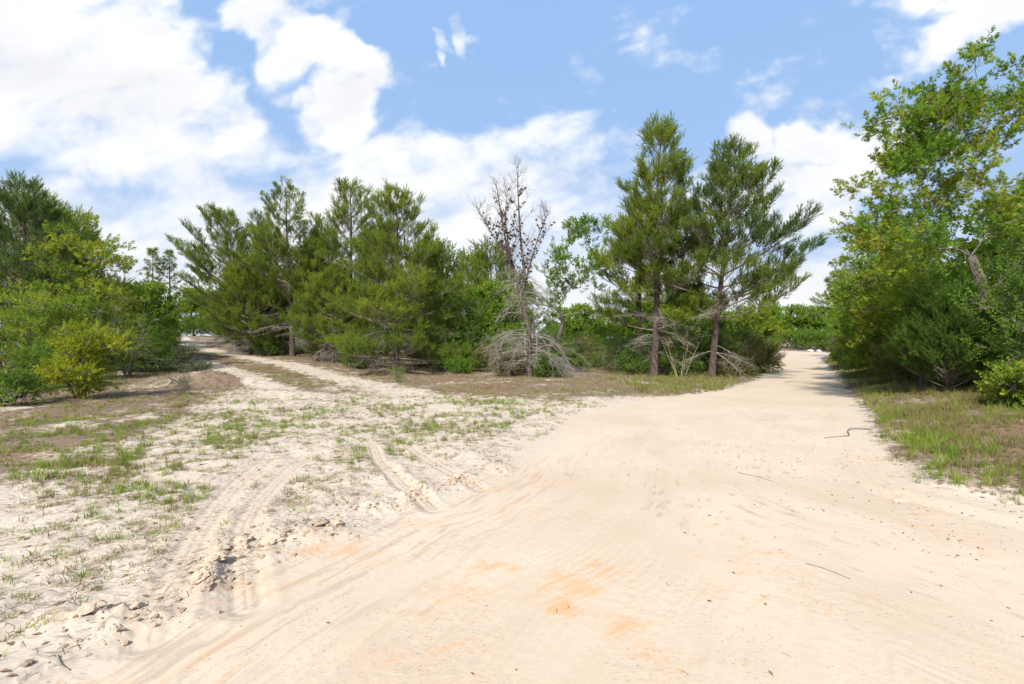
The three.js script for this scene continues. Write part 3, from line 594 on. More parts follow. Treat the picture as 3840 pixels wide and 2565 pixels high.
// the row of pines left of the dead tree
pine({ seed: 24, label: 'bushy pine with green branches down to the ground, left of the dead pine', x: -6.1, d: 23.9, h: 9.5, r: 0.15, base: 0.4, spread: 3.9, low: -0.1, tilt: 0.3, lean: [0.1, 0], deadN: 34, gap: 0.08, step: 0.3 });
pine({ seed: 25, label: 'pine with a bare lower trunk standing on red-brown litter by the track', x: -16, d: 33.2, h: 12.3, r: 0.21, base: 3.6, spread: 4.2, low: 0.05, lean: [-0.5, 0], deadN: 26, gap: 0.14 });
pine({ seed: 26, label: 'leftmost pine of the middle row, its long limbs reaching over the track', x: -21.6, d: 36, h: 10.9, r: 0.2, base: 1.7, spread: 5.2, low: 0.15, lean: [-1.2, 0], deadN: 22, gap: 0.16, bias: (a) => 0.8 + 0.35 * Math.max(0, -Math.cos(a)) });
pine({ seed: 27, label: 'tall pine with a pointed top between the bare-trunked pine and the bushy pine', x: -11.4, d: 32, h: 12.6, r: 0.19, base: 3.2, spread: 3.7, low: 0.1, deadN: 16, gap: 0.16 });
pine({ seed: 28, label: 'shadowed slim pine right behind the bare-trunked pine', x: -16.6, d: 38, h: 9.5, r: 0.16, base: 2.2, spread: 3.4, deadN: 14 });
pine({ seed: 29, label: 'low spreading pine filling the gap behind the bare-trunked pine on its left', x: -19.4, d: 33.8, h: 6.4, r: 0.13, base: 0.8, spread: 3.7, low: 0, deadN: 26 });
pine({ seed: 30, label: 'low green pine with dead lower twigs between the bare-trunked and bushy pines', x: -11.6, d: 29.5, h: 5.8, r: 0.12, base: 0.9, spread: 3.0, low: 0, deadN: 26 });
broadleaf({ seed: 31, label: 'dark dense evergreen oak between the bushy pine and the dead pine', x: -4, d: 25.4, h: 7.7, r: 0.14, fork: 2.2, lobes: [[0, 5.6, 0, 1.9, 2.1, 1.8], [0.3, 3.2, 0.4, 2.3, 1.9, 1.8], [0.6, 1.6, 0.8, 2.2, 1.3, 1.5]], clumps: 110, clumpR: 0.55, per: 26, geo: G.shrub[1], size: 1.15, pal: LIVE });
broadleaf({ seed: 32, label: 'crooked open oak with a forked trunk just right of the dead pine', x: 2.3, d: 26, h: 9, r: 0.16, fork: 3.4, lean: [0.5, 0], lobes: [[1.6, 7.7, 0, 1.3, 0.9, 1], [2.4, 6.5, 0, 1.5, 0.9, 1], [0.2, 6.3, 0, 1.2, 0.8, 1], [1.1, 5.2, 0, 1.6, 0.9, 1.2], [-0.3, 4.0, 0, 1.4, 0.9, 1], [3.3, 8.2, 0, 0.9, 0.5, 0.6], [3.6, 4.6, 0, 1.2, 0.6, 0.8]], clumps: 74, clumpR: 0.42, per: 15, geo: G.oak[0], pal: OAK.slice(0, 3), bare: 0.16, size: 1.15 });
// the oaks, pines and bushes on the left
pine({ seed: 33, label: 'dark tall pine at the left edge of the picture', x: -22.9, d: 21.4, h: 8.9, r: 0.15, base: 1.6, spread: 2.9, low: 0.15, deadN: 10, gap: 0.05, pal: PINEDARK });
pine({ seed: 34, label: 'thin pine with tufted top beside the dark pine at the left edge', x: -24, d: 23.9, h: 7.6, r: 0.07, base: 3.4, spread: 1.1, geo: G.pom, twigs: 3, whorl: 2, step: 0.4, deadN: 3, dens: 0.7, pal: PINEDARK });
broadleaf({ seed: 35, label: 'round-topped oak with lobed leaves, left of the sandy track', x: -18.9, d: 20.4, h: 6.9, r: 0.13, fork: 1.9, lobes: [[0, 5.2, 0, 1.9, 1.6, 1.7], [-0.4, 3.6, 0.3, 2.5, 1.5, 2], [0.6, 2.4, 0.3, 1.9, 1.2, 1.6], [-1.8, 2.8, 0, 1.4, 1.2, 1.2]], clumps: 95, clumpR: 0.46, per: 17, pal: OAKLIGHT.concat([OAK[3]]), bare: 0.06 });
pine({ seed: 36, label: 'slim pole pine with tufted needles, left of a pair beyond the round-topped oak', x: -29.9, d: 37.9, h: 8.1, r: 0.1, base: 2.6, spread: 1.25, geo: G.pom, twigs: 3.4, whorl: 3, step: 0.36, deadN: 6, sprig: 1.2 });
pine({ seed: 37, label: 'slim pole pine with tufted needles, right of a pair beyond the round-topped oak', x: -29.4, d: 39, h: 8.0, r: 0.11, base: 2.2, spread: 1.6, geo: G.pom, twigs: 3.4, whorl: 3, step: 0.34, deadN: 6, sprig: 1.2 });
broadleaf({ seed: 38, label: 'bright yellow-green bush in front of the left trees', name: 'bush', category: 'bush', x: -12.0, d: 12.6, h: 2.1, r: 0.03, stems: 5, fork: 0.7, lobes: [[0.5, 1.55, 0, 0.85, 0.42, 0.7], [-0.2, 1.15, 0, 0.8, 0.4, 0.7], [-0.1, 0.6, 0.1, 0.95, 0.4, 0.7]], clumps: 64, clumpR: 0.24, per: 26, geo: G.shrub[0], pal: YELLOW });
broadleaf({ seed: 39, label: 'pale yellow-green young oak at the left edge, behind the bright bush', name: 'young_oak', category: 'young oak', x: -17.8, d: 16.8, h: 3.4, r: 0.05, fork: 1.2, lobes: [[0, 2.6, 0, 1.3, 0.65, 1], [-0.9, 1.9, 0, 1.2, 0.6, 1], [0.9, 1.8, 0, 1, 0.6, 0.9]], clumps: 54, clumpR: 0.38, per: 22, geo: G.shrub[1], pal: OAKLIGHT, size: 1.15 });
broadleaf({ seed: 40, label: 'dark drooping evergreen shrub right of the bright bush, by the track', name: 'shrub', category: 'shrub', x: -16.4, d: 19.4, h: 3.6, r: 0.05, stems: 3, fork: 1, lobes: [[0, 2.1, 0, 1.2, 1.3, 1.1], [0.3, 0.9, 0, 1.3, 0.8, 1.1]], clumps: 60, clumpR: 0.42, per: 26, geo: G.fine, pal: LIVE.concat([OLIVE[0]]), size: 1.4, lift: -0.3 });
broadleaf({ seed: 41, label: 'grey-green sapling bush growing on the sand mound by the track', name: 'sapling_bush', category: 'bush', x: -14.6, d: 20.2, h: 1.25, r: 0.015, stems: 4, fork: 0.45, lobes: [[0, 0.75, 0, 0.5, 0.45, 0.4], [0.5, 0.35, 0, 0.5, 0.25, 0.4]], clumps: 24, clumpR: 0.2, per: 18, geo: G.shrub[0], pal: GREY, bare: 0.15 });
broadleaf({ seed: 42, label: 'small soft grey-green weed bush on the sand in front of the mound', name: 'weed_bush', category: 'weed', x: -9.9, d: 13.6, h: 0.6, r: 0.008, stems: 6, fork: 0.2, stemSpread: 0.15, lobes: [[0, 0.33, 0, 0.34, 0.26, 0.3]], clumps: 20, clumpR: 0.12, per: 16, geo: G.fine, pal: GREY, size: 0.7 });
broadleaf({ seed: 43, label: 'low dark shrub with glossy leaves at the left edge of the grass', name: 'shrub', category: 'shrub', x: -12.4, d: 11.2, h: 0.8, r: 0.012, stems: 5, fork: 0.3, lobes: [[0, 0.4, 0, 0.8, 0.35, 0.5]], clumps: 24, clumpR: 0.22, per: 20, geo: G.shrub[1], pal: LIVE });
// undergrowth at the foot of the middle trees
broadleaf({ seed: 44, label: 'bright green low shrub at the foot of the dark evergreen oak', name: 'shrub', category: 'shrub', x: -2.6, d: 22.3, h: 0.75, r: 0.01, stems: 6, fork: 0.25, lobes: [[0, 0.38, 0, 0.75, 0.32, 0.5]], clumps: 22, clumpR: 0.2, per: 20, geo: G.shrub[0], pal: OAK.slice(0, 2) });
broadleaf({ seed: 45, label: 'small upright green weed in front of the bushy pine', name: 'weed', category: 'weed', x: -4.5, d: 17.9, h: 0.6, r: 0.006, stems: 8, fork: 0.35, stemSpread: 0.14, lobes: [[0, 0.34, 0, 0.26, 0.26, 0.22]], clumps: 24, clumpR: 0.09, per: 14, geo: G.fine, pal: OAKLIGHT, size: 0.7 });
broadleaf({ seed: 46, label: 'little dead sapling with orange-brown leaves between the dead pine and the tallest pine', name: 'dead_sapling', category: 'sapling', x: 5.1, d: 24.2, h: 1.3, r: 0.015, fork: 0.8, lobes: [[0, 1.0, 0, 0.2, 0.32, 0.2]], clumps: 7, clumpR: 0.1, per: 2, size: 0.8, geo: G.dead, leafMat: M.dry, pal: [[0.42, 0.22, 0.1], [0.5, 0.28, 0.14]] });
const EDGE = [[-3.2, 23.4, 1.7, 'leafy green shrub in front of the dark evergreen oak'], [-1.5, 23.9, 1.5, 'leafy green shrub just left of the grey skirt of the dead pine'], [3.0, 24.2, 1.3, 'leafy shrub just right of the grey skirt of the dead pine'], [-8.8, 25.6, 1.2, 'olive shrub at the left foot of the bushy pine'], [-12.8, 30.2, 1.3, 'shrub right of the bare-trunked pine'], [5.4, 25.8, 1.3, 'shrub behind the little dead sapling'], [-17.9, 33, 1.2, 'shrub left of the bare-trunked pine at the litter edge'], [10.0, 20.6, 1.0, 'green shrub at the right foot of the open-crowned pine'], [7.7, 20.9, 1.2, 'green shrub between the trunks of the two tall pines'], [1.5, 20.6, 1.0, 'green shrub growing up through the right side of the grey skirt'], [-0.3, 21.2, 1.0, 'green shrub growing up through the left side of the grey skirt'], [6.0, 21.9, 1.3, 'bright green shrub just left of the tallest pine']];
EDGE.forEach(([x, d, h, label], i) => broadleaf({ seed: 130 + i, label, name: 'edge_shrub', category: 'shrub', group: 'shrubs at the edge of the middle woods', x, d, h, r: 0.014, stems: 6, fork: h * 0.35, stemSpread: 0.35, lobes: [[0, h * 0.55, 0, h * 0.6, h * 0.42, h * 0.5], [0.3, h * 0.3, 0, h * 0.75, h * 0.25, h * 0.5]], clumps: 38, clumpR: 0.28, per: 18, geo: G.shrub[i % 2], pal: [OAK.slice(0, 2), OLIVE, LIVE][i % 3], bare: 0.12, size: 1.05 }));
// the dead pine: bare forked leaders hung with old cones, a skirt of grey drooping branches
{
  const r = rng(50), root = thing('dead_pine', 'dead bare pine hung with dark cones above a skirt of grey branches', 'dead tree', at(0.79, 20.8)), trunk = new Wood(), up = new Wood(), skirt = new Wood(), cones = new Sown();
  const stem = (L, ra, rb) => { const P = new THREE.CatmullRomCurve3(L.map((p) => V(...p))).getPoints(12); trunk.tube(P, P.map((_, k) => lerp(ra, rb, k / 12)), 7); return P; };
  stem([[0.05, -0.15, 0], [0, 1, 0], [-0.02, 2.18, 0.02], [-0.3, 3.3, 0], [-0.34, 3.7, 0]], 0.12, 0.09);
  const S = [stem([[-0.34, 3.6, 0], [-0.55, 4.5, 0.05], [-0.95, 5.63, 0.1], [-1.25, 7.2, 0.1], [-1.5, 8.7, 0]], 0.08, 0.012), stem([[-0.32, 3.6, 0], [-0.2, 4.5, -0.1], [-0.4, 6.4, -0.2], [-0.5, 8.2, -0.1], [-0.56, 9.5, 0]], 0.085, 0.01), stem([[-0.2, 4.2, -0.1], [0.06, 5.2, -0.3], [0.45, 6.5, -0.4], [0.9, 7.6, -0.4]], 0.05, 0.01), stem([[-0.6, 4.7, 0], [-1.1, 5.5, 0.3], [-1.75, 6.5, 0.4], [-2.3, 7.5, 0.4]], 0.04, 0.008), stem([[-0.75, 5.1, 0], [-1.0, 6.4, -0.3], [-1.1, 7.6, -0.5], [-1.0, 8.6, -0.5]], 0.04, 0.008)];
  const twigs = (W, P, n, l, drop, rr) => { for (let k = 0; k < n; k++) { const s = 0.25 + 0.75 * r(), j = Math.min(P.length - 2, Math.floor(s * (P.length - 1))), b = P[j].clone().lerp(P[j + 1], r()), t = V(0, 0, 0).subVectors(P[j + 1], P[j]).normalize(), d = t.multiplyScalar(0.8).addScaledVector(dirOf(r), 0.75); d.y += drop; d.normalize(); const m = b.clone().addScaledVector(d, l * 0.5), e = m.clone().addScaledVector(d.add(V(0, drop * 0.6, 0)).normalize(), l * (0.3 + r() * 0.5)); W.tube([b, m, e], [rr, rr * 0.75, rr * 0.4], 3); for (let z = 0; z < 2; z++) if (r() < 0.7) { const q = m.clone().addScaledVector(dirOf(r).add(V(0, drop, 0)), l * 0.38); W.tube([m, q], [rr * 0.7, rr * 0.4], 3); } } };
  for (const P of S) for (let k = 2; k <= 12; k++) for (let q = 0; q < 4; q++) {
    const t = k / 12, b = P[k].clone(), a = r() * 6.28, el = 0.45 + r() * 0.6, L = lerp(1.5, 0.6, t) * (0.45 + r() * 0.75), d = V(Math.cos(a) * Math.cos(el), Math.sin(el), Math.sin(a) * Math.cos(el)), B = [b];
    for (let s = 1; s <= 4; s++) { d.y += 0.1; d.addScaledVector(dirOf(r), 0.14).normalize(); B.push(B[s - 1].clone().addScaledVector(d, L / 4)); }
    up.tube(B, [0.009, 0.0075, 0.006, 0.0045, 0.003], 4);
    twigs(up, B, 6, 0.36, 0.15, 0.0036);
    if (t < 0.8) for (let s = 0; s < 6; s++) { if (r() < 0.66) continue; const j = 1 + Math.floor(r() * 3), p = B[j].clone().lerp(B[j + 1] ?? B[j], r()).addScaledVector(dirOf(r), 0.05), g = 0.75 + r() * 0.5; cones.add(p, dirOf(r).add(V(0, -0.5, 0)).normalize(), g, r() * 6, [1, 1, 1]); }
  }
  for (let k = 0; k < 92; k++) {
    const low = k < 66, y = low ? lerp(0.4, 2.0, r()) : lerp(2.9, 4.8, r()), a = r() * 6.28, L = (low ? 1.2 + r() * 2.2 : 0.8 + r() * 1.1) * (Math.cos(a) > 0 ? 1.12 : 0.95), d = V(Math.cos(a), low ? 0.75 - 0.5 * r() : 0.3, Math.sin(a)).normalize(), B = [V(low ? -0.02 : -0.3, y, 0)], sag = 0.08 + r() * 0.24;
    for (let s = 1; s <= 8; s++) { d.y -= low ? sag : 0.14; d.addScaledVector(dirOf(r), 0.2).normalize(); const p = B[s - 1].clone().addScaledVector(d, L / 8); if (p.y < 0.08) { p.y = 0.08 + r() * 0.05; d.y = 0; } B.push(p); }
    skirt.tube(B, [0.022, 0.019, 0.016, 0.014, 0.011, 0.009, 0.007, 0.005, 0.003], 4);
    twigs(skirt, B, low ? 30 : 22, 0.4, -0.12, 0.0048);
  }
  part('trunk', trunk.build(), M.deadBark, root); part('bare_branches', up.build(), M.deadBark, root, 'stuff'); part('grey_skirt', skirt.build(), M.deadTwig, root, 'stuff');
  const cg = new THREE.IcosahedronGeometry(0.042, 1); cg.scale(1, 1.35, 1);
  cones.build('cones', cg, M.cone, root);
}
// the right side of the road
broadleaf({ seed: 51, label: 'large leaning oak with lobed leaves filling the upper right corner', x: 11.8, d: 11, h: 8.8, r: 0.15, fork: 3.9, lean: [-0.5, -0.2], arch: 0.14, lobes: [[-1.9, 6.9, 0.2, 1.0, 0.6, 0.9], [-0.8, 7.5, 0, 1.2, 0.6, 1], [0.8, 8.0, 0, 1.0, 0.8, 1], [0.3, 6.9, 0, 1.2, 0.7, 1], [-0.6, 5.1, -0.3, 1.3, 0.7, 1], [-2.7, 4.6, 0.1, 1.1, 0.5, 0.9], [-1.9, 5.7, 0.2, 1.2, 0.5, 0.9], [-2.4, 6.1, 0.2, 1.1, 0.7, 1], [-1.2, 6.5, 0, 1.3, 0.7, 1], [-3.1, 5.0, 0.4, 1.0, 0.6, 0.9], [-1.7, 5.2, 0.2, 1.3, 0.7, 1], [0, 5.9, 0, 1.3, 0.9, 1], [-3.2, 3.9, 0.4, 1.0, 0.6, 0.8], [-2.0, 3.9, 0, 1.2, 0.6, 1], [0.4, 4.4, 0.6, 1.2, 0.8, 1]], clumps: 165, clumpR: 0.38, per: 14, pal: OAK, bare: 0.14, size: 0.92 });
broadleaf({ seed: 52, label: 'dark dense evergreen tree under the large leaning oak at the right edge', name: 'evergreen_tree', category: 'evergreen tree', x: 13.0, d: 12.2, h: 5, r: 0.1, fork: 1.4, lobes: [[0, 3.3, 0, 1.6, 1.3, 1.5], [-0.4, 1.7, 0, 1.7, 1.3, 1.4], [1.3, 1.6, 0, 1.5, 1.4, 1.4]], clumps: 90, clumpR: 0.43, per: 22, geo: G.live[0], pal: LIVE, size: 1.2, bare: 0.12 });
broadleaf({ seed: 53, label: 'shadowy evergreen bush cut by the right edge of the picture', name: 'evergreen_bush', category: 'bush', x: 11.5, d: 10, h: 3.4, r: 0.06, stems: 3, fork: 1, lobes: [[0, 1.9, 0, 1.0, 1.3, 1], [0.2, 0.8, 0, 1.0, 0.7, 0.9]], clumps: 56, clumpR: 0.4, per: 24, geo: G.live[1], pal: LIVE, size: 1.1 });
broadleaf({ seed: 54, label: 'oak along the right roadside just beyond the leaning oak', x: 14.0, d: 16.6, h: 6.2, r: 0.11, fork: 2, lobes: [[0, 4.7, 0, 1.7, 1.2, 1.5], [-0.6, 3.1, 0.3, 1.8, 1.1, 1.5], [0.5, 1.9, 0, 1.9, 1, 1.5]], clumps: 86, clumpR: 0.46, per: 20, pal: OAK, bare: 0.1 });
broadleaf({ seed: 55, label: 'second oak along the right roadside, beyond the first', x: 18.2, d: 22.6, h: 6.5, r: 0.12, fork: 2, lobes: [[0, 4.8, 0, 1.8, 1.3, 1.6], [-0.5, 3.1, 0, 2, 1.3, 1.6], [0, 1.6, 0, 2.1, 1.1, 1.6]], clumps: 82, clumpR: 0.48, per: 20, pal: OAKLIGHT, bare: 0.1 });
broadleaf({ seed: 56, label: 'bushy evergreen oak on the right roadside near the bend', x: 23.7, d: 30.2, h: 5.6, r: 0.12, fork: 1.5, lobes: [[0, 3.9, 0, 2, 1.4, 1.8], [0, 1.9, 0, 2.4, 1.4, 2]], clumps: 95, clumpR: 0.55, per: 24, geo: G.shrub[0], pal: OAK.slice(0, 2), size: 1.3 });
broadleaf({ seed: 57, label: 'low roadside oak at the far right end of the road', x: 30.4, d: 39.6, h: 5.4, r: 0.12, fork: 1.4, lobes: [[0, 3.4, 0, 2.4, 1.7, 2], [0.5, 1.6, 0, 2.6, 1.3, 2]], clumps: 80, clumpR: 0.6, per: 22, geo: G.farOak, pal: OAK.slice(0, 3), far: true });
pine({ seed: 58, label: 'distant pine with layered tufts rising over the right roadside oaks', x: 34, d: 46.5, h: 9.8, r: 0.17, base: 3.2, spread: 3.2, geo: G.pom, twigs: 3, whorl: 3, step: 0.55, deadN: 6, sprig: 1.5, pal: PINEDARK });
pine({ seed: 59, label: 'soft green young pine in the grass below the leaning oak', name: 'young_pine', x: 10.95, d: 11.4, h: 2.6, r: 0.03, base: 0.15, spread: 1.0, low: 0.35, twigs: 12, step: 0.13, deadN: 0, gap: 0.05, pal: [[0.06, 0.12, 0.02], [0.1, 0.17, 0.022]] });
broadleaf({ seed: 60, label: 'thin sapling with a straight reddish stem on the right verge', name: 'sapling', category: 'sapling', x: 11.6, d: 12.9, h: 3, r: 0.035, fork: 2, lobes: [[0, 2.5, 0, 0.7, 0.5, 0.6]], clumps: 18, clumpR: 0.3, per: 14, geo: G.oak[0], pal: OAK });
broadleaf({ seed: 61, label: 'bright green bush at the right edge above the verge', name: 'bush', category: 'bush', x: 9.75, d: 8.75, h: 0.9, r: 0.012, stems: 6, fork: 0.3, lobes: [[0.1, 0.45, 0, 0.6, 0.4, 0.5]], clumps: 26, clumpR: 0.2, per: 22, geo: G.shrub[1], pal: OAKLIGHT });
const SHR = [[12.9, 14.6, 1.7, 0], [15.3, 18.2, 2.0, 1], [16.2, 20.2, 1.6, 2], [18.6, 23.9, 2.1, 0], [20.4, 26.6, 2.0, 1], [14.2, 15.2, 2.4, 2], [24.8, 33.6, 2.3, 0], [13.0, 13.2, 1.1, 2]];
const SHRUB_LABELS = ['olive shrub deeper behind the thin sapling', 'leafy shrub at the foot of the first roadside oak', 'light green shrub between the first and second roadside oaks', 'leafy shrub at the foot of the second roadside oak', 'shrub beyond the second roadside oak', 'tall dark shrub behind the first roadside oak', 'rounded shrub close to the bend of the road on the right', 'knee-high shrub behind the thin sapling on the right verge'];
SHR.forEach(([x, d, h, k], i) => broadleaf({ seed: 70 + i, label: SHRUB_LABELS[i], name: 'roadside_shrub', category: 'shrub', group: 'shrubs along the right roadside', x, d, h, r: 0.02, stems: 5, fork: h * 0.35, lobes: [[0, h * 0.6, 0, h * 0.55, h * 0.42, h * 0.5], [0, h * 0.3, 0, h * 0.65, h * 0.28, h * 0.55]], clumps: 44, clumpR: 0.36, per: 22, geo: [G.shrub[0], G.oak[1], G.live[0]][k], pal: [OLIVE, OAK, LIVE][k], size: 1.1 }));
// between the tall pines and the bend
broadleaf({ seed: 80, label: 'oak with bright leaves right of the open-crowned pine, over the left verge', x: 15, d: 28.5, h: 4.6, r: 0.09, fork: 1.3, lobes: [[0, 3.3, 0, 1.5, 0.9, 1.4], [-0.4, 2, 0, 1.6, 0.9, 1.4], [0.7, 2.6, 0, 1.2, 0.8, 1]], clumps: 70, clumpR: 0.46, per: 20, pal: OAK });
[[9.6, 22.6, 2.6, 'olive thicket right behind the open-crowned pine'], [10.6, 22.0, 1.7, 'low brown brush at the right foot of the open-crowned pine'], [5.6, 23.4, 1.7, 'low brown brush at the left foot of the tallest pine'], [12.6, 23.6, 1.5, 'low olive brush on the left verge of the road'], [7.6, 21.9, 2.2, 'twiggy thicket between the two tall pines'], [11.6, 24.4, 2.4, 'thicket of fine twigs right of the open-crowned pine'], [13.2, 26, 2.1, 'green thicket below the bright-leaved oak'], [4.4, 27.5, 1.8, 'thin grey brush behind the little dead sapling'], [-13.6, 31.5, 2.6, 'brown twiggy brush behind the bare-trunked pine'], [-18.3, 34.5, 2.4, 'brown twiggy brush left of the bare-trunked pine'], [-9.2, 27.5, 2.4, 'dim brush behind the bushy pine'], [17.4, 32.4, 2.4, 'shrubby thicket on the left verge towards the bend']].forEach(([x, d, h, label], i) => broadleaf({ seed: 90 + i, label, name: 'thicket', category: 'thicket', group: 'brush under the middle trees', x, d, h, r: 0.018, stems: 9, stemSpread: 1.0, fork: h * 0.5, lobes: [[0, h * 0.55, 0, h * 0.65, h * 0.5, h * 0.5]], clumps: 70, clumpR: 0.36, per: 18, geo: i % 3 ? G.fine : G.shrub[0], pal: i % 2 ? OLIVE : [OLIVE[0], LIVE[1], OAK[0]], bare: 0.35, size: 1.5, twigMat: M.pineTwig }));
broadleaf({ seed: 100, label: 'cluster of pale yellow stalks between the two tall pines', name: 'yellow_stalks', category: 'weed', x: 7.4, d: 20.0, h: 2.2, r: 0.008, stems: 6, stemSpread: 0.7, fork: 1.5, lobes: [[0, 1.7, 0, 0.8, 0.4, 0.4]], clumps: 14, clumpR: 0.25, per: 6, geo: G.fine, pal: OLIVE, bark: M.palmStem, twigMat: M.palmStem, bare: 0.5 });
// the woods behind, each tree a copy of one of three
{
  const P = pine({ seed: 110, far: true, label: 'background pine between the dark evergreen oak and the dead pine', group: 'background pines', x: -1.6, d: 33, h: 8.2, r: 0.13, base: 1.6, spread: 2.7, deadN: 6, sprig: 1.35, twigs: 5 });
  const O = broadleaf({ seed: 111, far: true, name: 'background_oak', label: 'leafy tree behind the gap between the bushy pine and the dark evergreen oak', group: 'background leafy trees', x: -6.4, d: 36, h: 6, r: 0.12, fork: 1.6, lobes: [[0, 4.2, 0, 2, 1.5, 2], [0, 2.1, 0, 2.4, 1.5, 2.2]], clumps: 90, clumpR: 0.6, per: 20, geo: G.farOak, pal: OAK.slice(0, 3) });
  const B = broadleaf({ seed: 112, far: true, name: 'background_bush', category: 'bush', label: 'bush behind the foot of the dark evergreen oak', group: 'background bushes', x: -3, d: 31, h: 2.6, r: 0.03, stems: 4, fork: 0.8, lobes: [[0, 1.3, 0, 1.7, 1.1, 1.4]], clumps: 50, clumpR: 0.5, per: 20, geo: G.live[0], size: 1.6, pal: LIVE.concat([OLIVE[1]]) });
  const r = rng(113);
  const put = (o, group, list) => { for (const [x, d, s, label] of list) { const c = o.clone(); c.name = numbered(o.name.replace(/_\d{3}$/, '')); c.position.copy(at(x, d)); c.scale.setScalar(s); c.rotation.y = r() * 6; c.userData = { ...o.userData, label, group }; scene.add(c); } };
  put(P, 'background pines', [[-8, 40, 1.05, 'background pine behind the right side of the bushy pine'], [-14.3, 34.6, 1.12, 'background pine between the bare-trunked pine and the tall pointed one'], [-19.6, 36.5, 1.15, 'background pine between the leftmost pine and the bare-trunked pine'], [-9.6, 33, 1.1, 'background pine between the tall pointed pine and the bushy pine'], [-5.4, 31, 0.95, 'background pine right of the top of the bushy pine'], [-13.5, 44, 1, 'background pine behind the tall pine with a pointed top'], [-3.6, 38, 1, 'background pine just behind the dark evergreen oak'], [0.4, 40, 0.85, 'background pine right behind the dead pine'], [-24, 44, 0.95, 'background pine behind the leftmost pine of the middle row'], [10, 34, 0.8, 'background pine behind the tallest pine'], [14.5, 40, 0.85, 'background pine seen between the two tall pines'], [18, 46, 0.85, 'farthest background pine, behind the open-crowned pine']]);
  put(O, 'background leafy trees', [[-1.2, 29, 0.9, 'leafy tree behind the left side of the dead pine'], [5.4, 34, 0.74, 'low leafy tree in the gap between the crooked oak and the tallest pine'], [7.6, 36, 0.7, 'low leafy tree behind the left branches of the tallest pine'], [-9.5, 45, 1.1, 'distant leafy tree behind the bushy pine'], [4.5, 42, 0.75, 'distant leafy tree behind the crooked oak'], [8.6, 29.5, 0.72, 'leafy tree behind the trunk of the tallest pine'], [12, 33, 0.8, 'leafy tree between the trunks of the two tall pines'], [-18, 42, 1.1, 'leafy tree behind the bare-trunked pine by the track'], [-22, 41, 0.9, 'leafy tree behind the low spreading pine'], [21, 44, 0.75, 'leafy tree behind the bright-leaved oak on the left verge'], [16.5, 38, 0.85, 'leafy tree behind the open-crowned pine']]);
  put(B, 'background bushes', [[-5.5, 28, 1, 'bush behind the bushy pine on its right'], [-0.4, 27, 0.95, 'bush behind the dead pine on its left'], [2.6, 31, 0.9, 'bush behind the trunk of the crooked oak'], [6, 30, 0.9, 'bush in the gap left of the tallest pine'], [4.2, 28.5, 0.85, 'bush between the crooked oak and the little dead sapling'], [0.9, 23.6, 0.75, 'green bush showing through the grey skirt of the dead pine'], [2.4, 25, 0.7, 'bush at the foot of the crooked oak'], [9.5, 28, 0.9, 'bush behind the gap between the two tall pines'], [-8, 32, 1.1, 'bush behind the trunk of the bushy pine'], [-12, 36, 1.2, 'bush behind the tall pine with a pointed top'], [-15, 40, 1.2, 'bush behind the shadowed slim pine'], [-20, 38.5, 1.2, 'bush behind the low spreading pine'], [-24.5, 41.5, 1, 'bush right of the far end of the track'], [12.5, 29.5, 1, 'bush left of the bright-leaved oak'], [3.8, 35, 1, 'farther bush behind the crooked oak'], [7.2, 25.8, 0.75, 'bush behind the trunk of the tallest pine'], [-27.5, 44, 1.1, 'farthest bush right of the track where it leaves view'], [19.6, 37, 0.9, 'bush on the left verge beyond the bright-leaved oak'], [23.2, 42.6, 0.9, 'last bush on the left verge before the bend']]);
  put(P, 'pines left of the track', [[-26, 25, 1.05, 'pine behind the dark pine at the left edge'], [-30, 31, 1.1, 'taller pine behind the thin tufted pine'], [-28, 28, 0.85, 'shorter pine between the dark edge pine and the thin tufted pine']]);
  put(O, 'leafy trees left of the track', [[-21.5, 24.5, 0.75, 'leafy tree behind the round-topped oak'], [-24.6, 29, 0.6, 'low leafy tree far behind the round-topped oak'], [-22.2, 27.3, 0.8, 'leafy tree just right of the round-topped oak'], [-26, 33.5, 0.45, 'small leafy tree in front of the pair of pole pines']]);
  put(B, 'bushes under the left trees', [[-20.6, 20.6, 1, 'dark bush behind the pale young oak'], [-17.4, 21.8, 0.8, 'dark bush behind the drooping evergreen shrub'], [-23, 26, 1, 'dark bush under the thin tufted pine'], [-20.5, 25, 0.9, 'dark bush under the right side of the round-topped oak'], [-18.8, 18.2, 0.55, 'small dark bush left of the bright bush'], [-31, 41, 0.9, 'dark bush left of the far end of the track'], [-15.4, 15.2, 0.6, 'small dark bush just behind the bright bush'], [-24.2, 21.6, 1, 'dark bush below the dark pine at the left edge']]);
  put(O, 'trees at the far end of the road', [[44, 78, 1.25, 'leftmost tree across the far end of the road'], [50, 80, 1.3, 'middle tree across the far end of the road'], [51.8, 77, 1.25, 'tree across the far end of the road just right of the middle one'], [55, 76, 1.2, 'tree across the far end of the road, beside the right roadside']]);
  put(O, 'trees at the far end of the track', [[-38.5, 55, 1, 'left tree closing the far end of the track'], [-34.5, 57, 1.1, 'right tree closing the far end of the track']]);
  put(B, 'bushes at the far end of the track', [[-37, 53, 0.9, 'bush left of where the track leaves view'], [-33.2, 52, 1, 'bush right of where the track leaves view']]);
  put(B, 'bushes at the far end of the road', [[42, 74.5, 1.3, 'leftmost bush across the far end of the road'], [49.3, 72, 1.3, 'bush across the far end of the road between the middle and right ones'], [46.5, 73, 1.2, 'middle bush across the far end of the road'], [50.5, 70.5, 1.2, 'bush across the far end of the road behind the pale rocks'], [47, 82, 2, 'large bush behind the others across the far end of the road']]);
  put(P, 'pines at the far end of the road', [[47.5, 84, 1.1, 'pine rising behind the trees across the far end of the road']]);
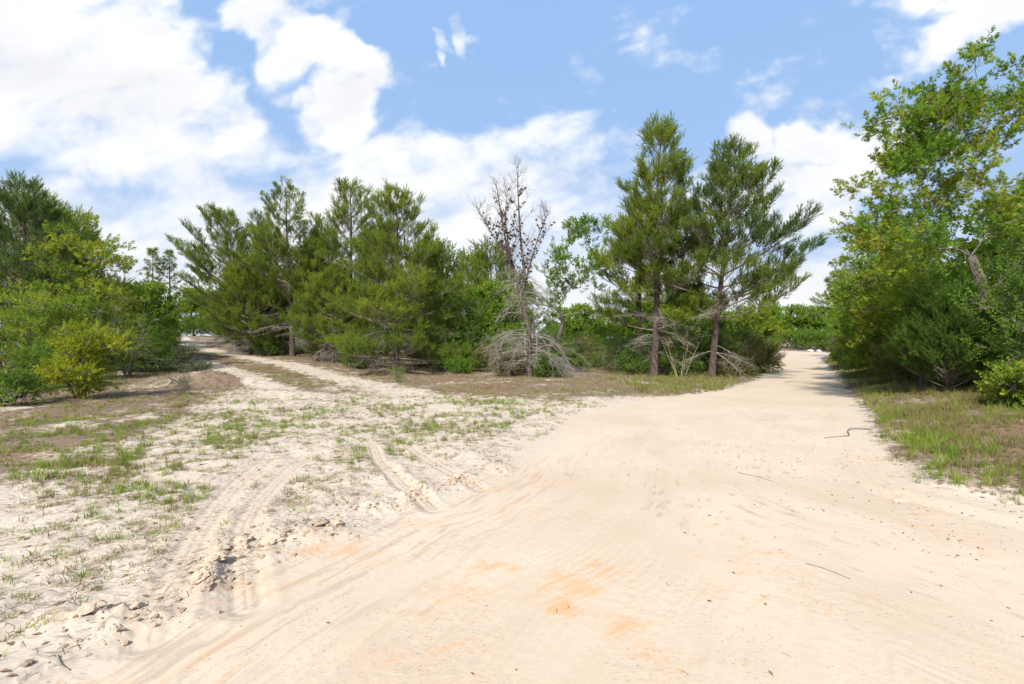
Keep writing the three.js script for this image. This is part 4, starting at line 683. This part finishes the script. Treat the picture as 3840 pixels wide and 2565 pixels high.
  put(O, 'leafy trees behind the right roadside', [[18.6, 19.8, 0.8, 'leafy tree behind the first roadside oak'], [21.5, 25, 1.05, 'leafy tree behind the second roadside oak'], [16, 13.6, 1, 'leafy tree behind the dark evergreen tree at the right edge'], [26, 31.5, 1, 'leafy tree behind the bushy evergreen oak near the bend']]);
  put(B, 'bushes behind the right roadside', [[16.8, 16.7, 0.9, 'bush behind the foot of the first roadside oak'], [20.6, 22.4, 1.1, 'bush behind the foot of the second roadside oak'], [24, 28, 1.1, 'bush between the second roadside oak and the evergreen oak near the bend'], [29.5, 36.5, 1.1, 'bush beside the low roadside oak at the end of the road'], [35, 45, 1.2, 'bush under the distant pine on the right']]);
}
// ---------------------------------------------------------------- grass, dead grass and litter
{
  const r = rng(200), GREEN = [[0.13, 0.22, 0.022], [0.2, 0.3, 0.03], [0.28, 0.33, 0.05]], STRAW = [[0.24, 0.18, 0.09], [0.33, 0.26, 0.14], [0.2, 0.135, 0.08]], MIX = [[0.16, 0.18, 0.045], [0.22, 0.21, 0.07], [0.26, 0.2, 0.1]];
  const bins = { green: [new Sown(), new Sown(), new Sown()], low: [new Sown(), new Sown()], tall: [new Sown(), new Sown()], straw: [new Sown()], leaves: [new Sown()], runners: [new Sown()] };
  const pos = (x, d) => { const sr = inside(ROAD, x, d); return [V(x, land(x, d) + relief(x, d, sr, 0, d < 40 && Math.abs(x) < 40) - 0.004, -d), sr]; };
  let n = 0; const right0 = (x, d) => onRight(x, d) || (x > 4 && d > 13);
  for (let k = 0; k < 340000 && n < 52000; k++) {
    const d = Math.pow(r(), 1.25) * 38 + 2.2, x = (r() * 2 - 1) * 1.16 * d + (r() - 0.5) * 2;
    const sr = inside(ROAD, x, d); if (sr > 0.02) continue;
    if (d < 7 && rutOff(x, d) < 0.6) continue;
    const so = inside(OPEN, x, d), g = grassiness(x, d, sr, so);
    if (r() > g * (right0(x, d) ? 0.5 : 0.36)) continue;
    const [p] = pos(x, d), right = onRight(x, d), verge = right || (x > 4 && d > 13), t = r(), up = V((r() - 0.5) * 0.3, 1, (r() - 0.5) * 0.3).normalize(), v = 0.8 + r() * 0.4;
    n++;
    const greenness = clamp(fbm(x * 0.5 + 70, d * 0.5, 3) + 0.55 + (right ? sstep(-1.6, -0.3, sr) * 0.35 - 0.38 : x > 4 && d > 13 ? -0.2 : 0.1));
    if (verge) {
      const s = (right ? 0.34 + r() * 0.42 : 0.4 + r() * 0.4) * (0.75 + clamp(fbm(x * 0.9, d * 0.9 + 60, 2) + 0.3));
      if (r() < (right ? 0.14 : 0.2)) bins.tall[n % 2].add(p, up, s, r() * 6, tone(r() < greenness ? GREEN : MIX, t, v)); else if (r() < 0.4) bins.low[n % 2].add(p, up, s * 1.9, r() * 6, tone(r() < greenness * 0.7 ? GREEN : r() < 0.5 ? MIX : STRAW, t, v)); else bins.green[n % 3].add(p, up, s * 1.15, r() * 6, tone(r() < greenness ? GREEN : r() < 0.5 ? MIX : STRAW, t, v));
    } else if (g > 0.55 && r() < 0.6) bins.green[n % 3].add(p, up, 0.35 + r() * 0.7 * r(), r() * 6, tone(r() < greenness ? GREEN : MIX, t, v));
    else if (r() < 0.6) bins.low[n % 2].add(p, up, 0.4 + r() * 0.65, r() * 6, tone(r() < greenness * 0.8 ? GREEN : r() < 0.5 ? MIX : STRAW, t, v));
    else bins.straw[0].add(p, up, 0.4 + r() * 0.6, r() * 6, tone(STRAW, t, v));
  }
  // dry grass and weeds on the floor of the wood's edge
  for (let k = 0, m = 0; k < 90000 && m < 16000; k++) {
    const d = 11 + r() * 24, x = (r() * 2 - 1) * 1.15 * d, sr = inside(ROAD, x, d); if (sr > -0.1) continue;
    const so = inside(OPEN, x, d), L = litter(x, d, sr, so); if (r() > L * (0.5 + fbm(x * 0.6, d * 0.6, 3))) continue;
    const [p] = pos(x, d); m++;
    bins.straw[0].add(p, V((r() - 0.5) * 0.5, 1, (r() - 0.5) * 0.5).normalize(), 0.6 + r() * 1.1, r() * 6, tone(r() < 0.3 ? MIX : STRAW, r(), 0.7 + r() * 0.4));
  }
  // fallen leaves, needles and bits of stick
  for (let k = 0, m = 0; k < 120000 && m < 26000; k++) {
    const d = Math.pow(r(), 1.3) * 32 + 2, x = (r() * 2 - 1) * 1.16 * d, sr = inside(ROAD, x, d), so = inside(OPEN, x, d), right = onRight(x, d);
    const w = Math.max(litter(x, d, sr, so) * 0.9, right || x > 1.4 ? Math.max(0.2 * sstep(1.2, 0, sr), x > 1.4 ? 0.2 * sstep(3.4, 0.5, sr) : 0) : 0, sr > 0 ? 0.005 : 0.06);
    if (r() > w) continue;
    const [p] = pos(x, d); p.y += 0.006; m++;
    const flat = V((r() - 0.5) * 0.5, 1, (r() - 0.5) * 0.5).normalize(), c = tone([[0.2, 0.11, 0.06], [0.28, 0.16, 0.085], [0.12, 0.075, 0.05], [0.33, 0.25, 0.17]], r(), 0.75 + r() * 0.4);
    const fs = sr > 0 ? 0.55 : 1; if (r() < 0.5) bins.leaves[0].add(p, flat, fs * (0.4 + r() * 0.6), r() * 6, c); else bins.runners[0].add(p, flat, fs * (0.35 + r() * 0.6), r() * 6, c);
  }
  for (let k = 0, q = 0; k < 60000 && q < 9000; k++) {
    const d = 2 + Math.pow(r(), 1.2) * 14, x = -1.16 * d + r() * (1.16 * d + 2), sr = inside(ROAD, x, d); if (sr > -0.05 || r() > 0.25 + fbm(x * 1.7, d * 1.7, 3) * 1.3) continue;
    const [p] = pos(x, d); p.y += 0.004; q++;
    bins.runners[0].add(p, V((r() - 0.5) * 0.6, 1, (r() - 0.5) * 0.6).normalize(), 0.2 + r() * 0.55, r() * 6, tone([[0.24, 0.16, 0.1], [0.18, 0.13, 0.09], [0.3, 0.22, 0.13]], r(), 0.8 + r() * 0.4));
  }
  const leaf = new Tris(); leafAt(leaf, V(-0.035, 0.004, 0), V(1, 0, 0), V(0, 1, 0), 0.07, 0.035, false);
  const stick = new Wood(); stick.tube([V(-0.07, 0.003, 0), V(0, 0.008, 0.008), V(0.08, 0.003, -0.004)], [0.002, 0.0025, 0.0015], 3);
  const put = (b, geos, mat, name, label, cat) => b.forEach((s, i) => { const o = s.build(numbered(name), geos[i], mat, scene); if (o) tag(o, label, cat, null, 'stuff'); });
  put(bins.green, G.grass, M.blade, 'grass', 'green grass tufts growing on the sand and verges', 'grass');
  put(bins.tall, G.tall, M.blade, 'tall_grass', 'taller grass along the road verges', 'grass');
  put(bins.low, G.low, M.blade, 'low_grass', 'sparse low grass and weeds on the open sand', 'grass');
  put(bins.straw, [G.low[0]], M.dry, 'dry_grass', 'dry brown grass at the edge of the woods', 'grass');
  put(bins.leaves, [leaf.build()], M.dry, 'leaf_litter', 'fallen brown leaves on the sand and under the trees', 'leaves');
  put(bins.runners, [stick.build()], new THREE.MeshStandardMaterial({ name: 'dry_twig', color: 0xffffff, roughness: 0.95 }), 'twig_litter', 'bits of twig scattered over the ground', 'litter');
}
// ---------------------------------------------------------------- clods, sticks, rocks
{
  const r = rng(300);
  const lump = (seed, flat) => { const g = new THREE.IcosahedronGeometry(1, 3), p = g.attributes.position, v = V(0, 0, 0); for (let i = 0; i < p.count; i++) { v.fromBufferAttribute(p, i); const a = noise(v.x * 1.3 + seed, v.y * 1.3 + v.z) * 0.45 + noise(v.z * 3 + seed, v.x * 3 - v.y * 2) * 0.26 + Math.abs(noise(v.z * 7 + seed, v.x * 7 - v.y * 5)) * 0.22; v.multiplyScalar(1 + a); v.y *= flat; p.setXYZ(i, v.x, v.y, v.z); } g.computeVertexNormals(); return g; };
  const L = [lump(3, 0.5), lump(9, 0.62), lump(15, 0.45), lump(22, 0.7)], fineAt = (x, d) => V(x, land(x, d) + relief(x, d, inside(ROAD, x, d), 0, true), -d);
  const big = [[-1.88, 3.58, 0.075, 0, 'flat rounded sand clod lying alone between the tyre ruts'], [-2.12, 3.6, 0.055, 1, 'largest knobbly clod at the top of the clod heap between the ruts'], [-2.06, 3.48, 0.045, 1, 'clod just below the top of the heap between the ruts'], [-2.2, 3.42, 0.05, 2, 'tan clod on the left side of the heap between the ruts'], [-2.08, 3.2, 0.06, 0, 'broad clod in the middle of the heap between the ruts'], [-2.02, 2.95, 0.05, 3, 'clod at the lower end of the heap between the ruts'], [-1.93, 2.88, 0.038, 1, 'grey oval clod at the foot of the heap, next to the road'], [-1.62, 3.82, 0.06, 2, 'dark broken crust piece right of the ruts'], [-1.5, 3.88, 0.045, 3, 'smaller crust piece right of the dark broken one'], [-1.0, 4.85, 0.06, 3, 'reddish clod on the ridge by the farther ruts'], [-0.62, 5.28, 0.06, 1, 'reddish clod right of the farther ruts'], [0.32, 2.74, 0.018, 3, 'crumbly orange clay lump in the orange patch'], [0.25, 2.69, 0.014, 1, 'small orange clay lump beside the crumbly one'], [-2.42, 2.62, 0.05, 2, 'clod at the lower left corner beside the road'], [-2.22, 2.66, 0.035, 0, 'small clod next to the lower left one'], [3.95, 4.62, 0.05, 2, 'pale clod in the right shoulder furrow']];
  const clay = M.clod.clone(); clay.name = 'orange_clay'; clay.color.setRGB(0.44, 0.24, 0.12);
  const dark = M.clod.clone(); dark.name = 'wet_sand'; dark.color.setRGB(0.28, 0.22, 0.17);
  big.forEach(([x, d, s, k, label], i) => { const m = part(numbered('sand_clod'), L[k], i === 11 || i === 12 ? clay : i === 6 || i === 7 ? dark : M.clod, scene); m.position.copy(fineAt(x, d)); m.position.y += s * 0.15; m.scale.set(s * (1 + r() * 0.5), s, s); m.rotation.set((r() - 0.5) * 0.3, r() * 6, (r() - 0.5) * 0.3); tag(m, label, 'sand clod', 'clods thrown up along the road edge'); });
  const crumbs = new Sown();
  for (let k = 0; k < 9000; k++) {
    const d = 2.2 + r() * 5, x = -3 + r() * 4, h = blobs(HEAPS, x, d) * 12 + (Math.abs(inside(ROAD, x, d) + 0.12) < 0.18 ? 0.25 : 0);
    if (r() > h) continue;
    const p = fineAt(x, d), s = 0.005 + 0.017 * Math.pow(r(), 2.5); p.y += s * 0.1;
    crumbs.add(p, dirOf(r).add(V(0, 2.2, 0)).normalize(), s, r() * 6, tone([[0.2, 0.15, 0.11], [0.34, 0.265, 0.195], [0.36, 0.25, 0.16]], r(), 0.9 + r() * 0.2));
  }
  const cm = new THREE.MeshStandardMaterial({ name: 'sand_crumb', color: 0xffffff, roughness: 0.97 });
  tag(crumbs.build('sand_crumbs', lump(31, 0.7), cm, scene), 'small crumbs of sand along the ruts and the road edge', 'sand crumbs', null, 'stuff');
  const stickOn = (pts, rad, label, mat) => { const w = new Wood(), P = pts.map(([x, d, y]) => { const p = fineAt(x, d); p.y += rad + (y ?? 0); return p; }), o = P[0].clone(), C3 = new THREE.CatmullRomCurve3(P.map((p) => p.clone().sub(o)), false, 'centripetal').getPoints(16); w.tube(C3, C3.map((_, k) => rad * (1 - (0.6 * k) / 16)), 5); const m = part(numbered('fallen_twig'), w.build(), mat, scene); m.position.copy(o); tag(m, label, 'twig', 'twigs lying on the road'); };
  stickOn([[6.55, 8.3], [6.15, 8.24, 0.02], [5.98, 8.1], [5.68, 7.66, 0.015], [5.6, 7.62], [5.22, 7.6]], 0.014, 'crooked brown stick lying across the right edge of the road', M.oakTwig);
  stickOn([[5.0, 4.35], [5.12, 4.1, 0.01], [5.42, 3.82, 0.005]], 0.006, 'thin forked twig on the sand near the right edge of the picture', M.oakTwig);
  stickOn([[2.78, 5.55], [2.9, 5.4], [3.0, 5.2]], 0.004, 'short straight twig in the middle of the road', M.oakTwig);
  stickOn([[2.12, 3.28], [2.2, 3.2], [2.28, 3.06]], 0.004, 'short twig in the foreground right of the orange clay', M.oakTwig);
  stickOn([[-2.28, 2.28], [-2.2, 2.22], [-2.14, 2.2]], 0.006, 'dark twig near the lower left corner', M.oakTwig);
  stickOn([[10.8, 18.0], [11.4, 18.3, 0.02], [12, 18.2]], 0.012, 'thin reddish branch lying on the road further off', M.oakTwig);
  [[44.5, 67.8, 0.4], [45.6, 67.6, 0.3], [47.6, 66.6, 0.42], [49, 66.2, 0.5]].forEach(([x, d, s], i) => { const m = part(numbered('pale_rock'), L[i], M.rock, scene); m.position.copy(at(x, d)); m.position.y += s * 0.2; m.scale.setScalar(s); m.rotation.y = r() * 6; tag(m, ['leftmost pale rock across the far end of the road', 'small pale rock second from left at the far end of the road', 'pale rock third from left at the far end of the road', 'rightmost pale rock at the far end of the road'][i], 'rock', 'pale rocks at the far end of the road'); });
}
renderer.render(scene, camera);
